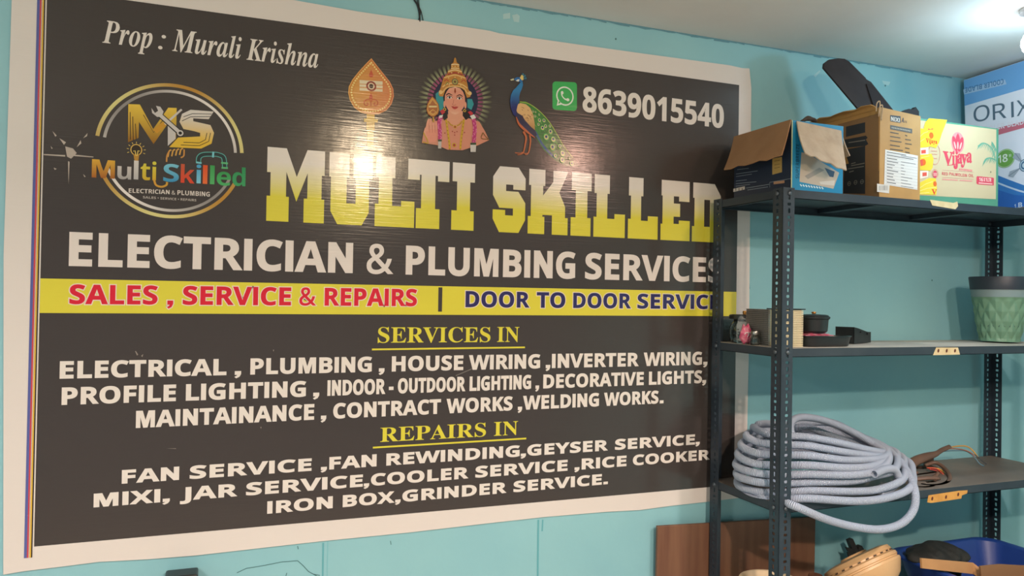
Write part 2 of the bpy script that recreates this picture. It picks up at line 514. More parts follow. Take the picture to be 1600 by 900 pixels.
# ------------------------------------------------------------------ letter outlines (capital height 1000): b bold, s serif, i slanted serif, r regular
G_ = """
bA 962|0,0_351,1000_609,1000_962,0_735,0_662,237_300,237_227,0;353,414_612,414_481,845_424,646
bB 937|126,0_126,996_435,996_557,990_658,971_736,940_793,893_827,828_838,743_834,690_821,642_798,600_768,566_730,542_685,529_685,522_747,502_801,468_840,414_853,379_861,337_863,289_852,205_820,134_766,77_693,34_603,9_498,0;336,601_514,604_556,614_586,630_606,653_618,681_622,715_617,750_603,777_580,798_547,812_503,820_336,823;336,174_474,174_531,178_575,191_607,211_628,239_640,271_644,310_640,344_627,374_606,400_574,419_527,430_467,434_336,434
bC 888|529,-14_432,-7_348,14_275,50_215,98_166,157_128,228_102,309_86,398_81,497_87,593_105,682_135,763_177,834_230,895_294,944_368,981_453,1002_548,1010_647,1001_746,977_840,940_771,768_659,815_585,832_548,834_474,824_412,794_363,743_327,675_306,593_298,495_305,397_325,315_358,249_405,201_469,171_548,162_630,168_756,199_802,215_802,38_715,9_628,-8
bD 1032|126,0_126,996_438,996_538,990_628,971_709,940_780,897_840,842_888,776_923,698_944,609_951,508_935,353_888,227_808,128_700,57_566,14_407,0;336,174_427,174_596,211_698,320_732,502_724,603_700,684_660,745_604,788_534,814_449,823_336,823
bE 781|126,0_126,996_699,996_699,823_336,823_336,604_674,604_674,431_336,431_336,174_699,174_699,0
bF 766|126,0_126,996_696,996_696,823_333,823_333,566_671,566_671,393_333,393_333,0
bG 1010|544,-14_407,1_292,44_201,117_134,218_94,345_81,499_88,599_108,689_142,770_188,840_247,899_318,947_401,982_495,1003_601,1010_706,1002_807,981_897,948_827,780_760,808_683,827_600,834_541,829_488,815_440,792_398,760_363,721_335,674_315,621_303,561_298,495_301,433_310,375_325,322_346,276_374,236_409,204_451,181_500,167_586,162_692,176_692,384_503,384_503,559_898,559_898,43_736,1_613,-12
bH 1067|126,0_126,996_336,996_336,605_731,605_731,996_941,996_941,0_731,0_731,430_336,430_336,0
bI 543|45,0_45,120_166,176_166,820_45,876_45,996_498,996_498,876_377,820_377,176_498,120_498,0
bJ 462|-29,-291_-103,-278_-103,-102_-4,-116_41,-110_81,-90_109,-49_124,18_126,996_336,996_336,64_332,-16_318,-85_296,-143_266,-191_229,-229_185,-257_136,-277_81,-289
bK 926|126,0_126,996_336,996_336,540_420,657_689,996_923,996_576,555_926,0_686,0_425,420_336,356_336,0
bL 788|126,0_126,996_336,996_336,174_741,174_741,0
bM 1315|126,0_126,996_413,996_649,234_653,234_902,996_1190,996_1190,0_993,0_1003,780_997,780_741,0_547,0_307,781_301,781_314,463_314,0
bN 1134|126,0_126,996_392,996_824,250_828,250_819,524_819,996_1008,996_1008,0_741,0_307,753_301,753_314,469_314,0
bO 1110|555,-14_454,-7_364,15_288,50_224,99_172,159_132,230_104,312_87,402_81,501_87,599_104,689_132,770_172,840_224,900_288,948_365,983_454,1004_556,1011_658,1004_747,983_823,948_887,900_938,840_978,769_1007,688_1024,598_1029,499_1024,401_1007,311_978,229_938,158_887,99_823,50_747,15_657,-7;555,163_637,173_701,203_749,253_781,320_801,403_808,499_801,597_781,679_749,746_702,796_637,826_556,835_475,826_411,796_363,746_329,679_309,597_303,499_309,403_329,320_363,253_411,203_475,173
bP 876|126,0_126,996_444,996_560,987_654,959_725,913_774,851_803,775_813,685_809,628_797,574_777,522_747,475_707,434_656,400_593,375_517,359_427,354_336,354_336,0;336,527_461,531_508,543_547,563_576,591_594,630_600,678_581,758_525,807_432,823_336,823
bQ 1110|753,-237_570,-14_454,-7_364,15_288,50_224,99_172,159_132,230_104,312_87,402_81,501_87,599_104,689_132,770_172,840_224,900_288,948_365,983_454,1004_556,1011_658,1004_747,983_823,948_887,900_938,840_978,769_1007,688_1024,598_1029,499_1023,393_1003,296_969,210_922,136_860,76_784,31_1024,-237;555,163_637,173_701,203_749,253_781,320_801,403_808,499_801,597_781,679_749,746_702,796_637,826_556,835_475,826_411,796_363,746_329,679_309,597_303,499_309,403_329,320_363,253_411,203_475,173
bR 921|126,0_126,996_416,996_540,988_640,963_716,922_770,864_802,789_813,697_810,654_802,614_787,578_745,517_690,469_628,434_921,0_686,0_449,382_336,382_336,0;336,554_468,558_518,569_554,589_580,616_595,650_600,692_594,735_578,768_552,793_513,810_463,820_336,823
bS 768|346,-14_245,-7_151,13_64,46_64,243_211,186_312,163_363,160_410,164_447,174_474,190_492,212_503,237_506,266_500,301_481,331_450,357_237,468_185,504_137,551_116,578_99,609_86,644_78,683_75,727_85,809_116,879_166,935_234,977_316,1001_413,1010_514,1002_609,978_709,940_640,775_517,819_444,832_406,834_369,831_338,822_314,806_296,786_285,762_282,734_287,701_303,673_329,650_562,526_634,472_661,441_683,407_700,369_709,325_713,276_702,194_670,123_617,65_545,21_454,-5
bT 808|298,0_298,820_28,820_28,996_780,996_780,820_509,820_509,0
bU 1054|523,-14_402,-3_301,31_222,87_164,162_130,251_119,354_119,996_329,996_329,386_335,313_351,255_379,213_418,185_468,169_529,163_591,169_641,187_679,218_704,261_720,317_725,388_725,996_936,996_936,351_931,285_916,223_891,165_855,114_810,70_754,34_688,7_611,-9
bV 907|338,0_0,996_213,996_445,232_453,184_505,403_693,996_907,996_568,0
bW 1349|254,0_0,996_208,996_384,191_430,438_575,996_774,996_958,243_965,191_1014,452_1141,996_1349,996_1095,0_855,0_674,756_628,522_494,0
bX 930|0,0_331,513_21,996_254,996_469,637_679,996_907,996_594,502_930,0_689,0_457,377_226,0
bY 870|331,0_331,381_0,996_229,996_435,586_643,996_870,996_540,388_540,0
bZ 808|33,0_33,137_510,821_46,821_46,996_762,996_762,859_285,174_774,174_774,0
b0 798|397,-14_288,1_200,46_134,122_87,224_60,350_50,498_54,600_65,693_84,774_111,844_148,903_194,950_251,984_318,1004_397,1011_506,996_594,951_661,876_708,774_737,648_746,498_742,396_731,305_712,223_685,153_648,94_602,47_545,13_477,-7;397,156_444,166_481,194_506,241_523,308_534,393_537,498_534,602_523,688_506,755_481,803_444,831_397,841_350,831_314,803_289,755_272,688_263,602_259,498_263,394_272,309_289,242_314,194_350,166
b1 798|365,0_371,774_298,706_184,614_82,741_403,996_576,996_576,0
b2 798|56,0_56,146_394,490_455,562_494,623_512,684_515,715_511,752_500,782_482,805_457,821_428,831_393,834_355,831_318,822_282,808_207,762_167,732_53,868_144,937_215,975_301,1001_352,1008_409,1010_471,1006_527,994_577,974_620,948_656,916_685,878_707,836_720,790_724,741_720,687_709,637_691,591_666,546_596,456_446,307_318,187_318,177_752,177_752,0
b3 798|340,-14_236,-8_141,10_53,40_53,219_141,183_233,161_318,153_386,158_439,171_476,192_501,222_517,259_522,303_512,353_501,373_483,391_459,405_388,424_282,431_206,431_206,593_340,595_386,600_423,610_452,623_474,639_489,658_499,679_506,727_503,759_492,787_474,810_447,826_410,836_364,840_319,837_278,829_178,783_152,767_54,912_141,962_192,982_248,997_310,1007_379,1010_475,1003_556,982_623,948_673,901_703,842_713,773_706,709_685,654_651,608_606,572_555,544_498,524_498,520_571,506_632,482_680,448_714,404_735,352_742,290_737,234_723,183_699,135_666,92_622,56_568,26_504,4_428,-10
b4 798|449,0_449,206_24,206_24,353_460,996_654,996_654,370_774,370_774,206_654,206_654,0;209,370_449,370_457,755_452,755_392,646
b5 798|336,-14_236,-8_145,11_68,40_68,222_146,190_240,166_329,158_387,162_434,175_472,196_500,226_516,266_522,315_499,399_433,449_322,466_172,444_88,488_126,996_665,996_665,817_310,817_291,622_388,636_477,632_531,620_580,601_624,574_662,540_692,499_715,451_729,396_734,333_722,233_689,148_633,79_556,27_457,-4
b6 798|413,-14_347,-9_286,7_229,33_178,70_134,117_98,176_71,247_54,329_49,423_54,537_72,648_86,700_105,751_129,799_158,843_193,884_234,919_282,950_337,974_399,992_469,1003_663,1001_682,997_682,828_562,842_486,838_422,825_370,803_330,774_298,737_275,694_259,645_248,590_243,531_251,531_272,562_299,590_331,614_370,632_415,643_467,647_549,638_618,611_675,565_718,502_743,425_752,332_742,232_711,147_660,78_592,27_510,-4;409,155_447,160_481,174_509,197_531,231_544,275_548,329_544,374_533,412_515,444_488,467_455,481_413,485_383,483_332,465_292,433_267,391_258,347_265,287_288,230_305,205_326,184_350,168_378,158
b7 798|155,0_529,819_38,819_38,996_752,996_752,863_375,0
b8 798|399,-14_296,-6_210,18_140,57_89,110_59,176_49,252_55,317_74,372_105,418_144,458_190,492_240,520_198,550_126,621_100,664_85,714_79,770_84,820_99,864_124,902_157,935_196,961_242,982_292,997_344,1005_399,1008_455,1005_508,997_557,982_602,961_641,935_673,902_697,864_712,819_717,768_711,712_694,663_666,621_629,585_587,553_538,526_607,485_670,435_718,374_734,340_744,301_748,258_743,205_728,158_704,114_670,77_630,45_581,20_526,1_465,-10;399,614_457,647_483,667_503,691_515,719_519,753_515,783_504,808_485,828_460,843_431,852_397,855_365,852_336,843_312,828_293,808_281,783_278,753_282,721_294,693_314,669_368,630;396,141_444,145_483,156_513,174_535,199_548,229_552,264_550,288_530,330_496,365_389,434_314,389_285,363_262,334_249,301_244,265_248,231_261,201_282,176_312,156_350,145
b9 798|133,-8_114,-4_114,165_234,151_311,155_375,168_426,190_467,220_499,257_522,300_538,349_554,462_545,462_524,431_498,403_468,379_431,361_383,350_325,346_246,355_178,382_121,428_79,491_53,568_45,661_55,761_85,846_136,915_204,966_287,997_384,1007_449,1002_511,986_568,960_619,924_662,876_699,817_726,746_742,664_748,570_742,457_725,346_691,242_667,194_638,150_603,109_562,74_514,43_460,19_397,1_327,-10;384,508_414,510_441,517_486,544_519,581_530,602_538,646_531,706_509,764_492,789_471,810_447,826_419,835_388,838_349,834_316,820_287,796_266,763_253,719_248,664_252,619_263,581_282,550_308,526_342,512
b& 1021|388,-14_298,-6_222,18_159,57_112,111_83,179_74,259_80,326_100,384_132,432_175,474_227,514_289,552_232,622_184,700_172,745_167,794_175,857_198,911_236,954_288,986_350,1005_424,1011_493,1005_552,986_600,955_636,912_658,859_665,796_659,741_640,691_609,647_568,607_520,570_466,536_735,276_758,306_794,376_822,455_833,498_957,498_922,384_876,283_848,238_815,198_1018,0_852,0_731,117_637,49_584,22_527,2_461,-10;391,608_479,669_508,698_528,728_540,761_544,796_540,828_529,855_510,879_486,896_455,907_420,911_383,907_351,897_324,880_304,857_291,829_287,795_290,762_299,731_334,673;392,95_449,98_500,108_545,124_622,168_653,194_363,476_316,446_245,385_221,351_207,311_202,264_208,216_225,175_254,141_292,115_338,100
bu 916|375,-14_299,-7_233,15_179,52_137,105_113,176_105,265_105,762_312,762_312,317_316,267_325,226_342,194_365,171_396,157_435,152_492,159_535,181_565,217_584,266_596,328_600,403_600,762_808,762_808,0_649,0_621,98_609,98_582,62_549,34_510,13_467,-2_422,-11
bt 605|326,-11_285,-4_248,8_214,27_186,53_162,86_145,127_135,178_131,238_131,605_32,605_32,693_146,763_206,923_339,923_339,762_552,762_552,605_339,605_339,238_342,212_350,190_364,174_382,162_404,154_475,155_561,176_561,21_478,-3_408,-13
bi 425|213,856_157,866_133,879_115,897_104,924_100,958_104,993_115,1020_133,1038_183,1058_243,1058_293,1038_311,1020_323,993_326,958_323,924_311,897_293,879_269,866;109,0_109,762_317,762_317,0
bk 865|109,0_109,1060_317,1060_311,472_305,414_399,530_612,762_847,762_544,431_865,0_625,0_406,308_317,237_317,0
bl 425|109,0_109,1060_317,1060_317,0
be 824|453,-14_380,-9_313,5_251,29_197,62_151,105_113,158_85,220_68,293_63,375_68,459_83,534_108,598_142,652_184,696_234,731_291,756_354,770_423,775_520,765_604,735_672,685_723,617_754,532_764,430_764,329_273,329_280,275_298,229_326,191_363,163_409,146_463,141_555,147_637,167_721,201_721,40_644,10_559,-8;278,467_569,467_564,511_552,549_533,582_505,607_469,623_424,628_386,623_353,610_324,589_301,558_286,517
bd 883|350,-14_271,-3_202,30_143,86_98,163_72,261_63,379_72,499_99,598_144,675_203,731_274,764_356,775_407,772_452,761_491,743_524,720_552,694_575,664_582,664_566,816_566,1060_774,1060_774,0_615,0_575,99_566,99_516,42_484,19_446,1_402,-10;423,152_475,158_515,175_544,203_563,243_576,293_580,378_576,446_565,503_546,548_517,581_475,600_420,607_377,600_342,580_312,547_291,502_278,445_273,377_278,308_291,252_312,209_342,177_379,158
b" 569|374,636_346,996_478,996_450,636;119,636_91,996_223,996_195,636
sS 810|89,-22_89,328_130,328_156,235_190,160_232,103_282,63_341,39_409,31_458,36_499,50_533,75_559,106_574,143_579,185_566,243_529,291_467,332_264,437_205,480_160,524_128,573_109,628_103,689_107,743_119,792_139,836_167,874_200,907_239,933_283,952_332,964_412,967_511,951_622,923_643,928_657,943_665,968_704,968_704,662_669,662_654,712_634,758_609,799_581,835_550,866_515,891_479,909_442,920_403,923_359,919_321,907_290,886_267,858_253,826_248,789_252,755_264,725_285,699_348,652_578,540_623,512_659,484_688,454_727,391_744,317_746,276_741,219_727,167_704,120_671,79_631,44_583,16_528,-4_466,-17_352,-19_176,25_144,15_127,-22
sE 918|29,0_29,35_73,38_107,47_130,61_144,84_153,118_156,162_156,766_153,819_144,858_129,884_106,899_74,908_33,911_33,946_828,946_828,664_796,664_779,742_749,801_706,844_649,872_574,888_432,892_402,884_386,865_379,806_379,510_458,516_504,532_538,559_564,598_584,650_598,717_632,717_632,245_597,245_591,297_581,341_567,377_549,405_527,427_500,443_429,460_379,462_379,139_388,87_399,73_416,64_478,57_600,67_651,80_695,99_735,124_770,156_801,194_829,242_854,297_893,297_835,0
sR 982|32,0_32,36_75,41_108,51_130,66_144,89_152,123_155,167_155,787_152,827_143,858_129,880_107,895_75,905_33,911_33,946_450,946_578,939_682,918_763,884_820,836_855,773_866,695_843,592_772,515_654,464_926,66_954,44_997,36_997,0_703,0_418,441_378,441_378,167_381,123_389,89_403,66_425,51_458,41_502,36_502,0;378,485_489,491_541,508_581,536_608,577_625,630_630,697_612,807_557,873_466,895_433,893_409,887_394,877_385,861_378,801
sV 888|441,-26_77,822_47,872_28,891_3,903_-29,911_-29,946_438,946_438,911_368,905_345,897_329,886_320,871_319,834_335,785_537,297_730,808_736,849_733,870_724,886_709,897_658,909_621,911_621,946_918,946_918,911_868,901_848,888_830,867_794,795_477,-26
sI 541|28,0_28,36_103,53_127,67_143,87_153,117_156,156_156,803_153,841_145,869_131,888_108,899_74,907_28,911_28,946_508,946_508,911_464,907_430,899_407,888_391,869_382,841_379,803_380,134_389,92_411,64_427,54_510,36_510,0
sC 972|533,-22_443,-15_361,6_285,41_218,89_162,147_116,217_82,295_61,381_54,474_61,566_82,651_116,729_163,797_220,855_288,903_364,938_448,959_538,967_605,961_680,943_791,905_805,904_835,911_857,932_870,967_907,967_907,640_872,640_836,721_792,789_740,845_681,887_618,912_551,921_411,870_327,720_298,470_329,236_422,96_577,49_633,54_688,68_743,93_796,126_845,169_890,220_929,184_821,69_689,1
sP 868|32,0_32,36_75,41_108,51_130,66_144,89_152,123_155,167_155,787_152,827_143,858_129,880_107,895_75,905_33,911_33,946_444,946_551,942_636,931_697,914_741,890_779,861_809,826_831,785_845,740_849,689_840,615_810,552_762,499_694,459_607,435_502,427_378,427_378,167_381,123_389,89_403,66_425,51_458,41_502,36_502,0;378,477_480,482_529,498_564,524_588,563_602,616_607,683_603,750_591,803_571,844_542,872_501,890_424,894_405,889_384,867_378,827
sA 907|-18,0_-18,38_7,40_30,49_49,63_84,115_428,968_466,967_818,134_854,71_872,53_894,41_921,38_921,0_476,0_476,38_538,44_576,63_589,95_579,136_524,275_215,275_155,100_166,66_200,45_265,38_265,0;236,333_502,333_367,662
sN 1025|837,-22_222,727_224,119_233,86_246,64_268,50_301,41_346,36_346,0_38,0_38,36_93,42_128,57_148,86_157,132_158,806_75,900_38,911_38,946_325,946_812,350_811,815_802,860_794,875_766,896_688,911_688,946_996,946_996,911_953,906_921,897_900,882_886,860_879,826_876,782_876,-22
si 411|209,752_181,755_156,765_135,782_118,803_108,828_105,856_108,885_118,910_135,932_156,949_181,959_209,962_237,959_262,949_284,932_300,910_310,885_314,856_310,828_300,803_283,782_261,765_237,755;38,0_38,33_81,43_94,53_102,67_109,116_107,554_104,576_97,591_86,601_67,607_42,609_43,644_308,644_310,90_321,54_332,44_374,33_374,0
sj 435|220,755_192,758_167,768_146,785_129,806_119,831_116,859_119,887_129,912_146,934_168,951_193,962_220,965_249,962_274,951_296,934_313,912_323,887_326,859_323,832_313,807_296,785_274,768_249,758;74,-291_8,-283_-49,-257_-72,-240_-91,-219_-105,-196_-113,-171_-116,-145_-106,-100_-93,-83_-76,-70_-31,-60_-7,-62_13,-69_31,-81_44,-96_52,-115_53,-151_22,-213_27,-230_41,-239_64,-243_91,-239_110,-227_121,-207_131,-149_131,550_125,574_116,591_101,601_77,608_46,611_46,644_331,644_331,-45_323,-120_300,-181_263,-229_212,-264_149,-285
sa 714|529,-21_470,-11_432,21_416,73_349,22_277,-8_198,-18_153,-13_115,0_84,24_60,54_46,90_42,131_52,189_82,239_132,282_203,321_297,359_413,395_410,536_402,565_388,586_368,602_341,611_307,614_256,609_226,594_216,569_253,497_252,456_243,436_228,419_208,406_160,396_134,399_111,408_93,422_79,441_71,464_68,491_72,522_84,551_103,578_128,602_160,622_197,639_285,659_336,661_426,655_496,637_547,607_581,564_601,507_608,437_612,82_623,72_642,73_665,86_683,57_636,14_584,-12;314,70_361,85_397,112_413,131_413,351_320,314_264,255_245,174_253,116_276,81
sy 623|75,-288_46,-277_21,-259_2,-236_-10,-207_-14,-174_-11,-151_10,-110_27,-95_49,-85_74,-82_116,-91_145,-118_156,-194_165,-202_179,-205_196,-199_215,-182_249,-135_285,-40_291,-10_44,582_22,604_-10,609_-10,644_336,644_336,609_282,601_273,595_271,547_385,247_494,569_486,594_462,606_421,609_421,644_622,644_622,609_604,607_588,598_563,562_538,503_313,-109_291,-159_246,-230_223,-254_198,-271_171,-283_142,-289
iP 849|-70,0_-70,32_-19,37_18,52_46,84_70,140_250,838_247,858_239,873_227,884_183,898_152,902_152,936_538,936_712,912_816,839_851,718_845,669_829,622_802,577_766,538_722,506_671,480_604,461_516,450_356,446_269,98_272,77_279,61_311,41_367,32_367,0;484,501_542,524_588,562_621,614_641,677_647,753_633,828_592,873_523,888_488,882_477,874_453,815_370,497_406,494
ir 541|-29,0_107,527_101,549_82,562_38,566_35,601_314,643_237,392_319,534_373,600_426,636_462,643_504,633_530,601_538,550_536,522_529,498_517,478_501,464_481,455_457,452_431,457_407,470_374,501_344,485_307,439_264,363_218,260_156,72_137,0
io 656|199,-20_139,-13_86,7_41,41_7,86_-14,140_-21,204_-17,255_-6,306_12,358_36,408_65,455_100,500_138,540_179,575_223,604_269,626_316,639_364,643_430,636_486,617_531,584_565,539_585,485_591,421_588,372_577,321_560,270_508,172_474,127_436,86_395,51_349,21_301,-2_251,-15;215,28_236,32_257,43_298,88_353,192_406,357_422,435_427,499_419,554_396,587_357,598_336,595_294,565_254,511_202,399_164,272_145,155_144,121_152,69_175,38
ip 685|-163,-289_-163,-251_-121,-245_-94,-226_-77,-198_107,524_106,540_100,552_77,564_33,568_33,603_300,643_258,502_330,580_401,627_473,643_514,638_550,623_579,598_600,563_614,519_618,466_614,410_603,353_585,296_561,241_531,188_497,139_458,94_417,56_374,24_329,0_283,-15_237,-20_202,-16_171,-5_142,13_93,-180_94,-219_101,-232_112,-241_150,-250_179,-252_179,-289;212,31_235,34_258,45_302,87_362,183_409,298_438,407_444,464_437,508_417,535_404,542_389,544_322,516_264,434_215,296_164,98_162,78_167,52_184,36
iM 1219|391,-22_298,753_131,117_132,77_140,61_171,41_227,32_227,0_-73,0_-73,32_-21,37_15,52_43,84_67,140_246,815_244,857_237,873_224,886_180,900_149,902_149,936_466,936_547,273_975,936_1291,936_1291,902_1240,897_1203,882_1175,849_1141,759_972,110_972,98_983,63_1016,41_1071,32_1071,0_633,0_633,32_687,38_724,55_754,93_784,177_941,777_430,-22
iu 742|96,-20_37,-8_2,27_-10,85_31,271_94,506_96,527_90,549_71,562_26,566_25,601_303,643_159,126_161,95_169,85_184,82_234,99_288,150_346,236_402,347_450,477_490,625_656,625_520,119_531,95_543,91_555,93_636,188_667,167_591,64_556,28_521,2_485,-14_446,-20_419,-17_396,-7_377,8_363,28_354,54_351,84_377,213_329,141_282,83_237,38_192,6_145,-13
ia 697|110,-18_68,-13_32,3_2,29_-21,63_-34,104_-39,152_-36,202_-26,253_11,358_36,408_100,501_136,540_174,573_233,612_290,635_343,643_392,633_426,602_445,551_467,629_616,629_474,116_483,87_495,84_522,95_554,127_591,181_622,162_551,62_480,2_409,-18_361,-8_332,22_322,71_336,156_301,103_266,59_231,25_194,1_153,-13;192,85_214,88_257,116_298,165_351,267_391,382_410,486_411,515_405,553_387,575_357,583_336,579_315,567_270,521_227,455_188,374_144,239_135,167_142,122_161,94
il 360|82,-20_52,-17_27,-8_6,7_-9,27_-18,52_-19,112_178,843_180,861_173,882_154,895_109,900_107,934_379,976_151,112_153,97_161,88_173,85_199,96_232,129_272,184_300,163_263,106_227,60_193,25_159,0_122,-15
ii 403|273,771_249,774_227,783_208,798_193,817_184,839_181,863_184,888_193,910_208,929_227,944_249,952_273,955_297,952_319,944_338,929_353,910_362,888_365,863_362,839_353,817_338,798_319,783_297,774;102,-17_73,-14_48,-5_28,10_13,31_4,56_4,115_110,527_104,549_85,562_40,566_39,601_311,643_174,114_177,100_184,91_197,88_222,99_255,132_294,187_322,167_251,65_177,4
iK 886|-70,0_-70,32_-19,37_18,52_46,84_70,140_250,833_247,855_240,872_227,884_184,898_152,902_152,936_589,936_589,902_537,897_500,882_485,868_462,826_439,759_371,498_374,495_386,502_693,784_729,828_741,859_732,881_707,896_665,905_665,936_954,936_954,902_929,900_866,864_808,815_530,555_747,92_773,57_789,47_837,36_837,0_445,0_445,36_508,41_521,47_534,68_536,82_522,131_367,458_357,453_269,98_272,77_279,61_311,41_367,32_367,0
is 524|188,-20_108,-7_41,15_13,12_-2,2_-14,-14_-50,-8_-14,226_26,219_48,114_95,50_169,29_213,38_239,65_248,109_243,142_227,179_117,321_80,385_61,444_59,473_64,519_82,560_111,594_148,620_191,636_240,642_323,631_399,612_417,615_430,623_441,637_477,637_446,425_410,430_382,523_338,580_278,598_257,596_222,578_210,564_203,548_201,530_207,497_226,461_358,286_389,218_395,170_392,136_383,104_368,74_348,47_324,24_295,6_262,-8_227,-17
ih 742|435,-20_384,-8_353,27_343,85_359,174_462,499_460,528_451,538_437,541_385,524_330,471_272,384_216,270_169,142_131,0_-39,0_187,854_180,881_160,894_99,898_99,936_389,976_238,409_289,482_337,541_383,586_428,618_475,637_524,643_583,631_617,596_629,538_624,492_610,430_510,119_513,102_520,93_533,89_558,102_592,140_635,204_665,185_589,72_512,3
in 742|442,-20_390,-8_359,27_349,85_355,138_469,512_466,528_457,538_442,541_392,525_339,476_283,395_228,285_178,154_137,0_-29,0_107,527_101,549_82,562_38,566_35,601_314,643_241,402_292,477_341,538_388,584_434,617_482,636_531,643_589,631_624,596_636,538_626,469_516,119_519,102_527,93_540,89_566,100_632,187_662,166_587,63_552,27_517,1_480,-14
rO 1089|545,-14_448,-7_362,15_288,50_225,99_175,159_135,230_107,312_91,402_85,501_91,599_107,688_135,768_175,839_225,899_288,947_362,983_449,1004_547,1011_641,1004_725,983_798,948_860,900_912,840_952,769_981,688_998,598_1004,499_998,401_981,311_952,229_912,158_860,99_798,50_724,15_640,-7;545,95_649,107_731,143_794,203_837,284_863,383_872,499_863,616_837,714_794,794_731,854_649,889_547,901_444,889_361,854_298,794_253,714_226,616_218,499_226,383_253,284_297,203_360,143_443,107
rR 868|135,0_135,996_410,996_523,988_614,965_684,925_733,870_763,800_773,713_769,663_760,618_743,580_722,547_697,519_638,476_573,446_847,0_700,0_459,411_261,411_261,0;261,517_410,517_484,523_543,539_587,566_618,603_637,650_643,707_636,766_617,812_584,846_538,869_478,882_403,887_261,887
rI 473|56,0_56,73_173,99_173,895_56,923_56,996_416,996_416,923_298,895_298,99_416,73_416,0
rX 817|6,0_336,519_26,996_166,996_410,605_656,996_788,996_480,522_812,0_669,0_406,432_138,0
"""
GLYPH = {}
for ln in G_.strip().splitlines():
    k_, v_ = ln.split(' ')
    a_, b_ = v_.split('|')
    GLYPH[k_] = (int(a_), [[tuple(int(q) for q in p.split(',')) for p in l.split('_')] for l in b_.split(';')])
for f_ in 'bisr':
    GLYPH[f_ + ' '] = (330, [])
GLYPH['bI'] = (392, [[(90, 0), (90, 1000), (302, 1000), (302, 0)]])
GLYPH['bN'] = (1000, [[(110, 0), (110, 1000), (335, 1000), (690, 400), (690, 1000), (890, 1000), (890, 0), (675, 0), (310, 610), (310, 0)]])
GLYPH['bM'] = (1180, [[(110, 0), (110, 1000), (415, 1000), (590, 340), (765, 1000), (1070, 1000), (1070, 0), (880, 0), (880, 750), (685, 0), (495, 0), (300, 750), (300, 0)]])
GLYPH['rI'] = (300, [[(100, 0), (100, 1000), (200, 1000), (200, 0)]])
GLYPH['b,'] = (340, [[(70, 190), (270, 190), (270, 30), (215, -130), (110, -215), (70, -160), (140, -90), (165, 0), (70, 0)]])
GLYPH['b.'] = (340, [[(70, 0), (70, 190), (270, 190), (270, 0)]])
GLYPH['b-'] = (420, [[(50, 260), (50, 440), (370, 440), (370, 260)]])
GLYPH['i:'] = (400, [[(90 + dx + 75 * math.cos(a * 0.524), 75 + dy + 75 * math.sin(a * 0.524)) for a in range(12)] for dx, dy in ((0, 0), (110, 480))])

# ------------------------------------------------------------------ the room
XL, XR, YF, ZC = -1.6, 2.98, -4.2, 2.28


def wall_mat():
    M = mat('teal_paint', '#8fc4cb', 0.42, noise=(2.2, '#80b6c2', 0.8), bump=(34, 0.05))
    return M


def slab(name, lo, hi, M):
    bm = bmesh.new()
    box(bm, lo, hi)
    return struct(obj(name, bm, M))


TEAL = wall_mat()
wb = slab('wall_back', (XL - .1, 0, 0), (XR + .1, 0.12, ZC + .12), TEAL)
slab('wall_right', (XR, YF, 0), (XR + .12, 0, ZC), TEAL)
slab('wall_left', (XL - .12, YF, 0), (XL, 0, ZC), TEAL)
slab('ceiling', (XL - .1, YF, ZC), (XR + .1, 0.02, ZC + .12), mat('ceiling_paint', '#e4e1dc', 0.8, noise=(3, '#d8d5d0', 0.8), bump=(25, 0.08)))
slab('floor', (XL - .1, YF, -0.1), (XR + .1, 0.0, 0.0), mat('floor_tile', '#b8afa4', 0.4, noise=(6, '#8a8278', 0.8)))

# paint runs, a crack, scraped patches and old nail holes: thin raised or sunk marks on the back wall
cv = Canvas((0, 0, 1.0), (1, 0, 0), (0, 0, 1), off=0.0004, step=0.0001)
dk, md = lin('#5fa9b3'), lin('#74b9c2')
for px, y0, y1, wd in ((505, 848, 905, .004), (512, 846, 905, .002), (841, 812, 905, .005), (848, 812, 830, .004)):
    a, b = cv.uv(px, y0), cv.uv(px - 1, y1)
    cv.stroke([a, b], wd, md if wd < .004 else dk)
cv.up()
crack = lin('#3c6d70')
for pts in (((370, 895), (385, 888), (410, 884), (440, 878), (465, 876), (474, 884), (482, 893), (495, 900)),
            ((415, 838 + 16), (420, 851)), ((610, 845), (611, 851)), ((465, 853), (466, 858)), ((448, 895), (446, 903)), ((490, 897), (500, 899))):
    cv.stroke([cv.uv(*p) for p in pts], 0.0016, crack)
wh = lin('#a9cdd0')
for q in (((786, 22), (797, 20), (797, 29), (786, 30)), ((800, 24), (808, 22), (812, 25), (811, 35), (803, 34)), ((1271, 118), (1280, 110), (1282, 111), (1274, 121)),
          ((1378, 126), (1391, 128), (1388, 134), (1380, 131))):
    cv.poly([cv.uv(*p) for p in q], wh)
for p in ((962, 61), (1383, 134), (1456, 438)):
    u = cv.uv(*p)
    cv.ell(u[0], u[1], .0025, .003, crack, 10)
bl = lin('#4f97ad')
cv.poly([cv.uv(*p) for p in ((1164, 398), (1169, 425), (1172, 452), (1168, 448), (1163, 420))], bl)
# ragged line of wall paint along the ceiling
top = [(cv.uv(x, 0)[0], 0) for x in range(420, 1500, 12)]
zt = ZC - 1.0
for (xa, _), (xb, _) in zip(top, top[1:]):
    h = rnd.uniform(.003, .008)
    cv.poly([(xa, zt - h), (xb, zt - rnd.uniform(.003, .008)), (xb, zt), (xa, zt)], lin('#5d8f9c'))
o = cv.build('paint_marks', print_mat('dull_paint', 0.5), wb)

# ------------------------------------------------------------------ the banner
ban = thing('shop_banner', 'large black vinyl shop banner with yellow band and white lettering covering the teal wall', 'banner', (0, 0, 1.0))
VIN = print_mat('flex_vinyl', 0.165, 0.5, ribs=True)


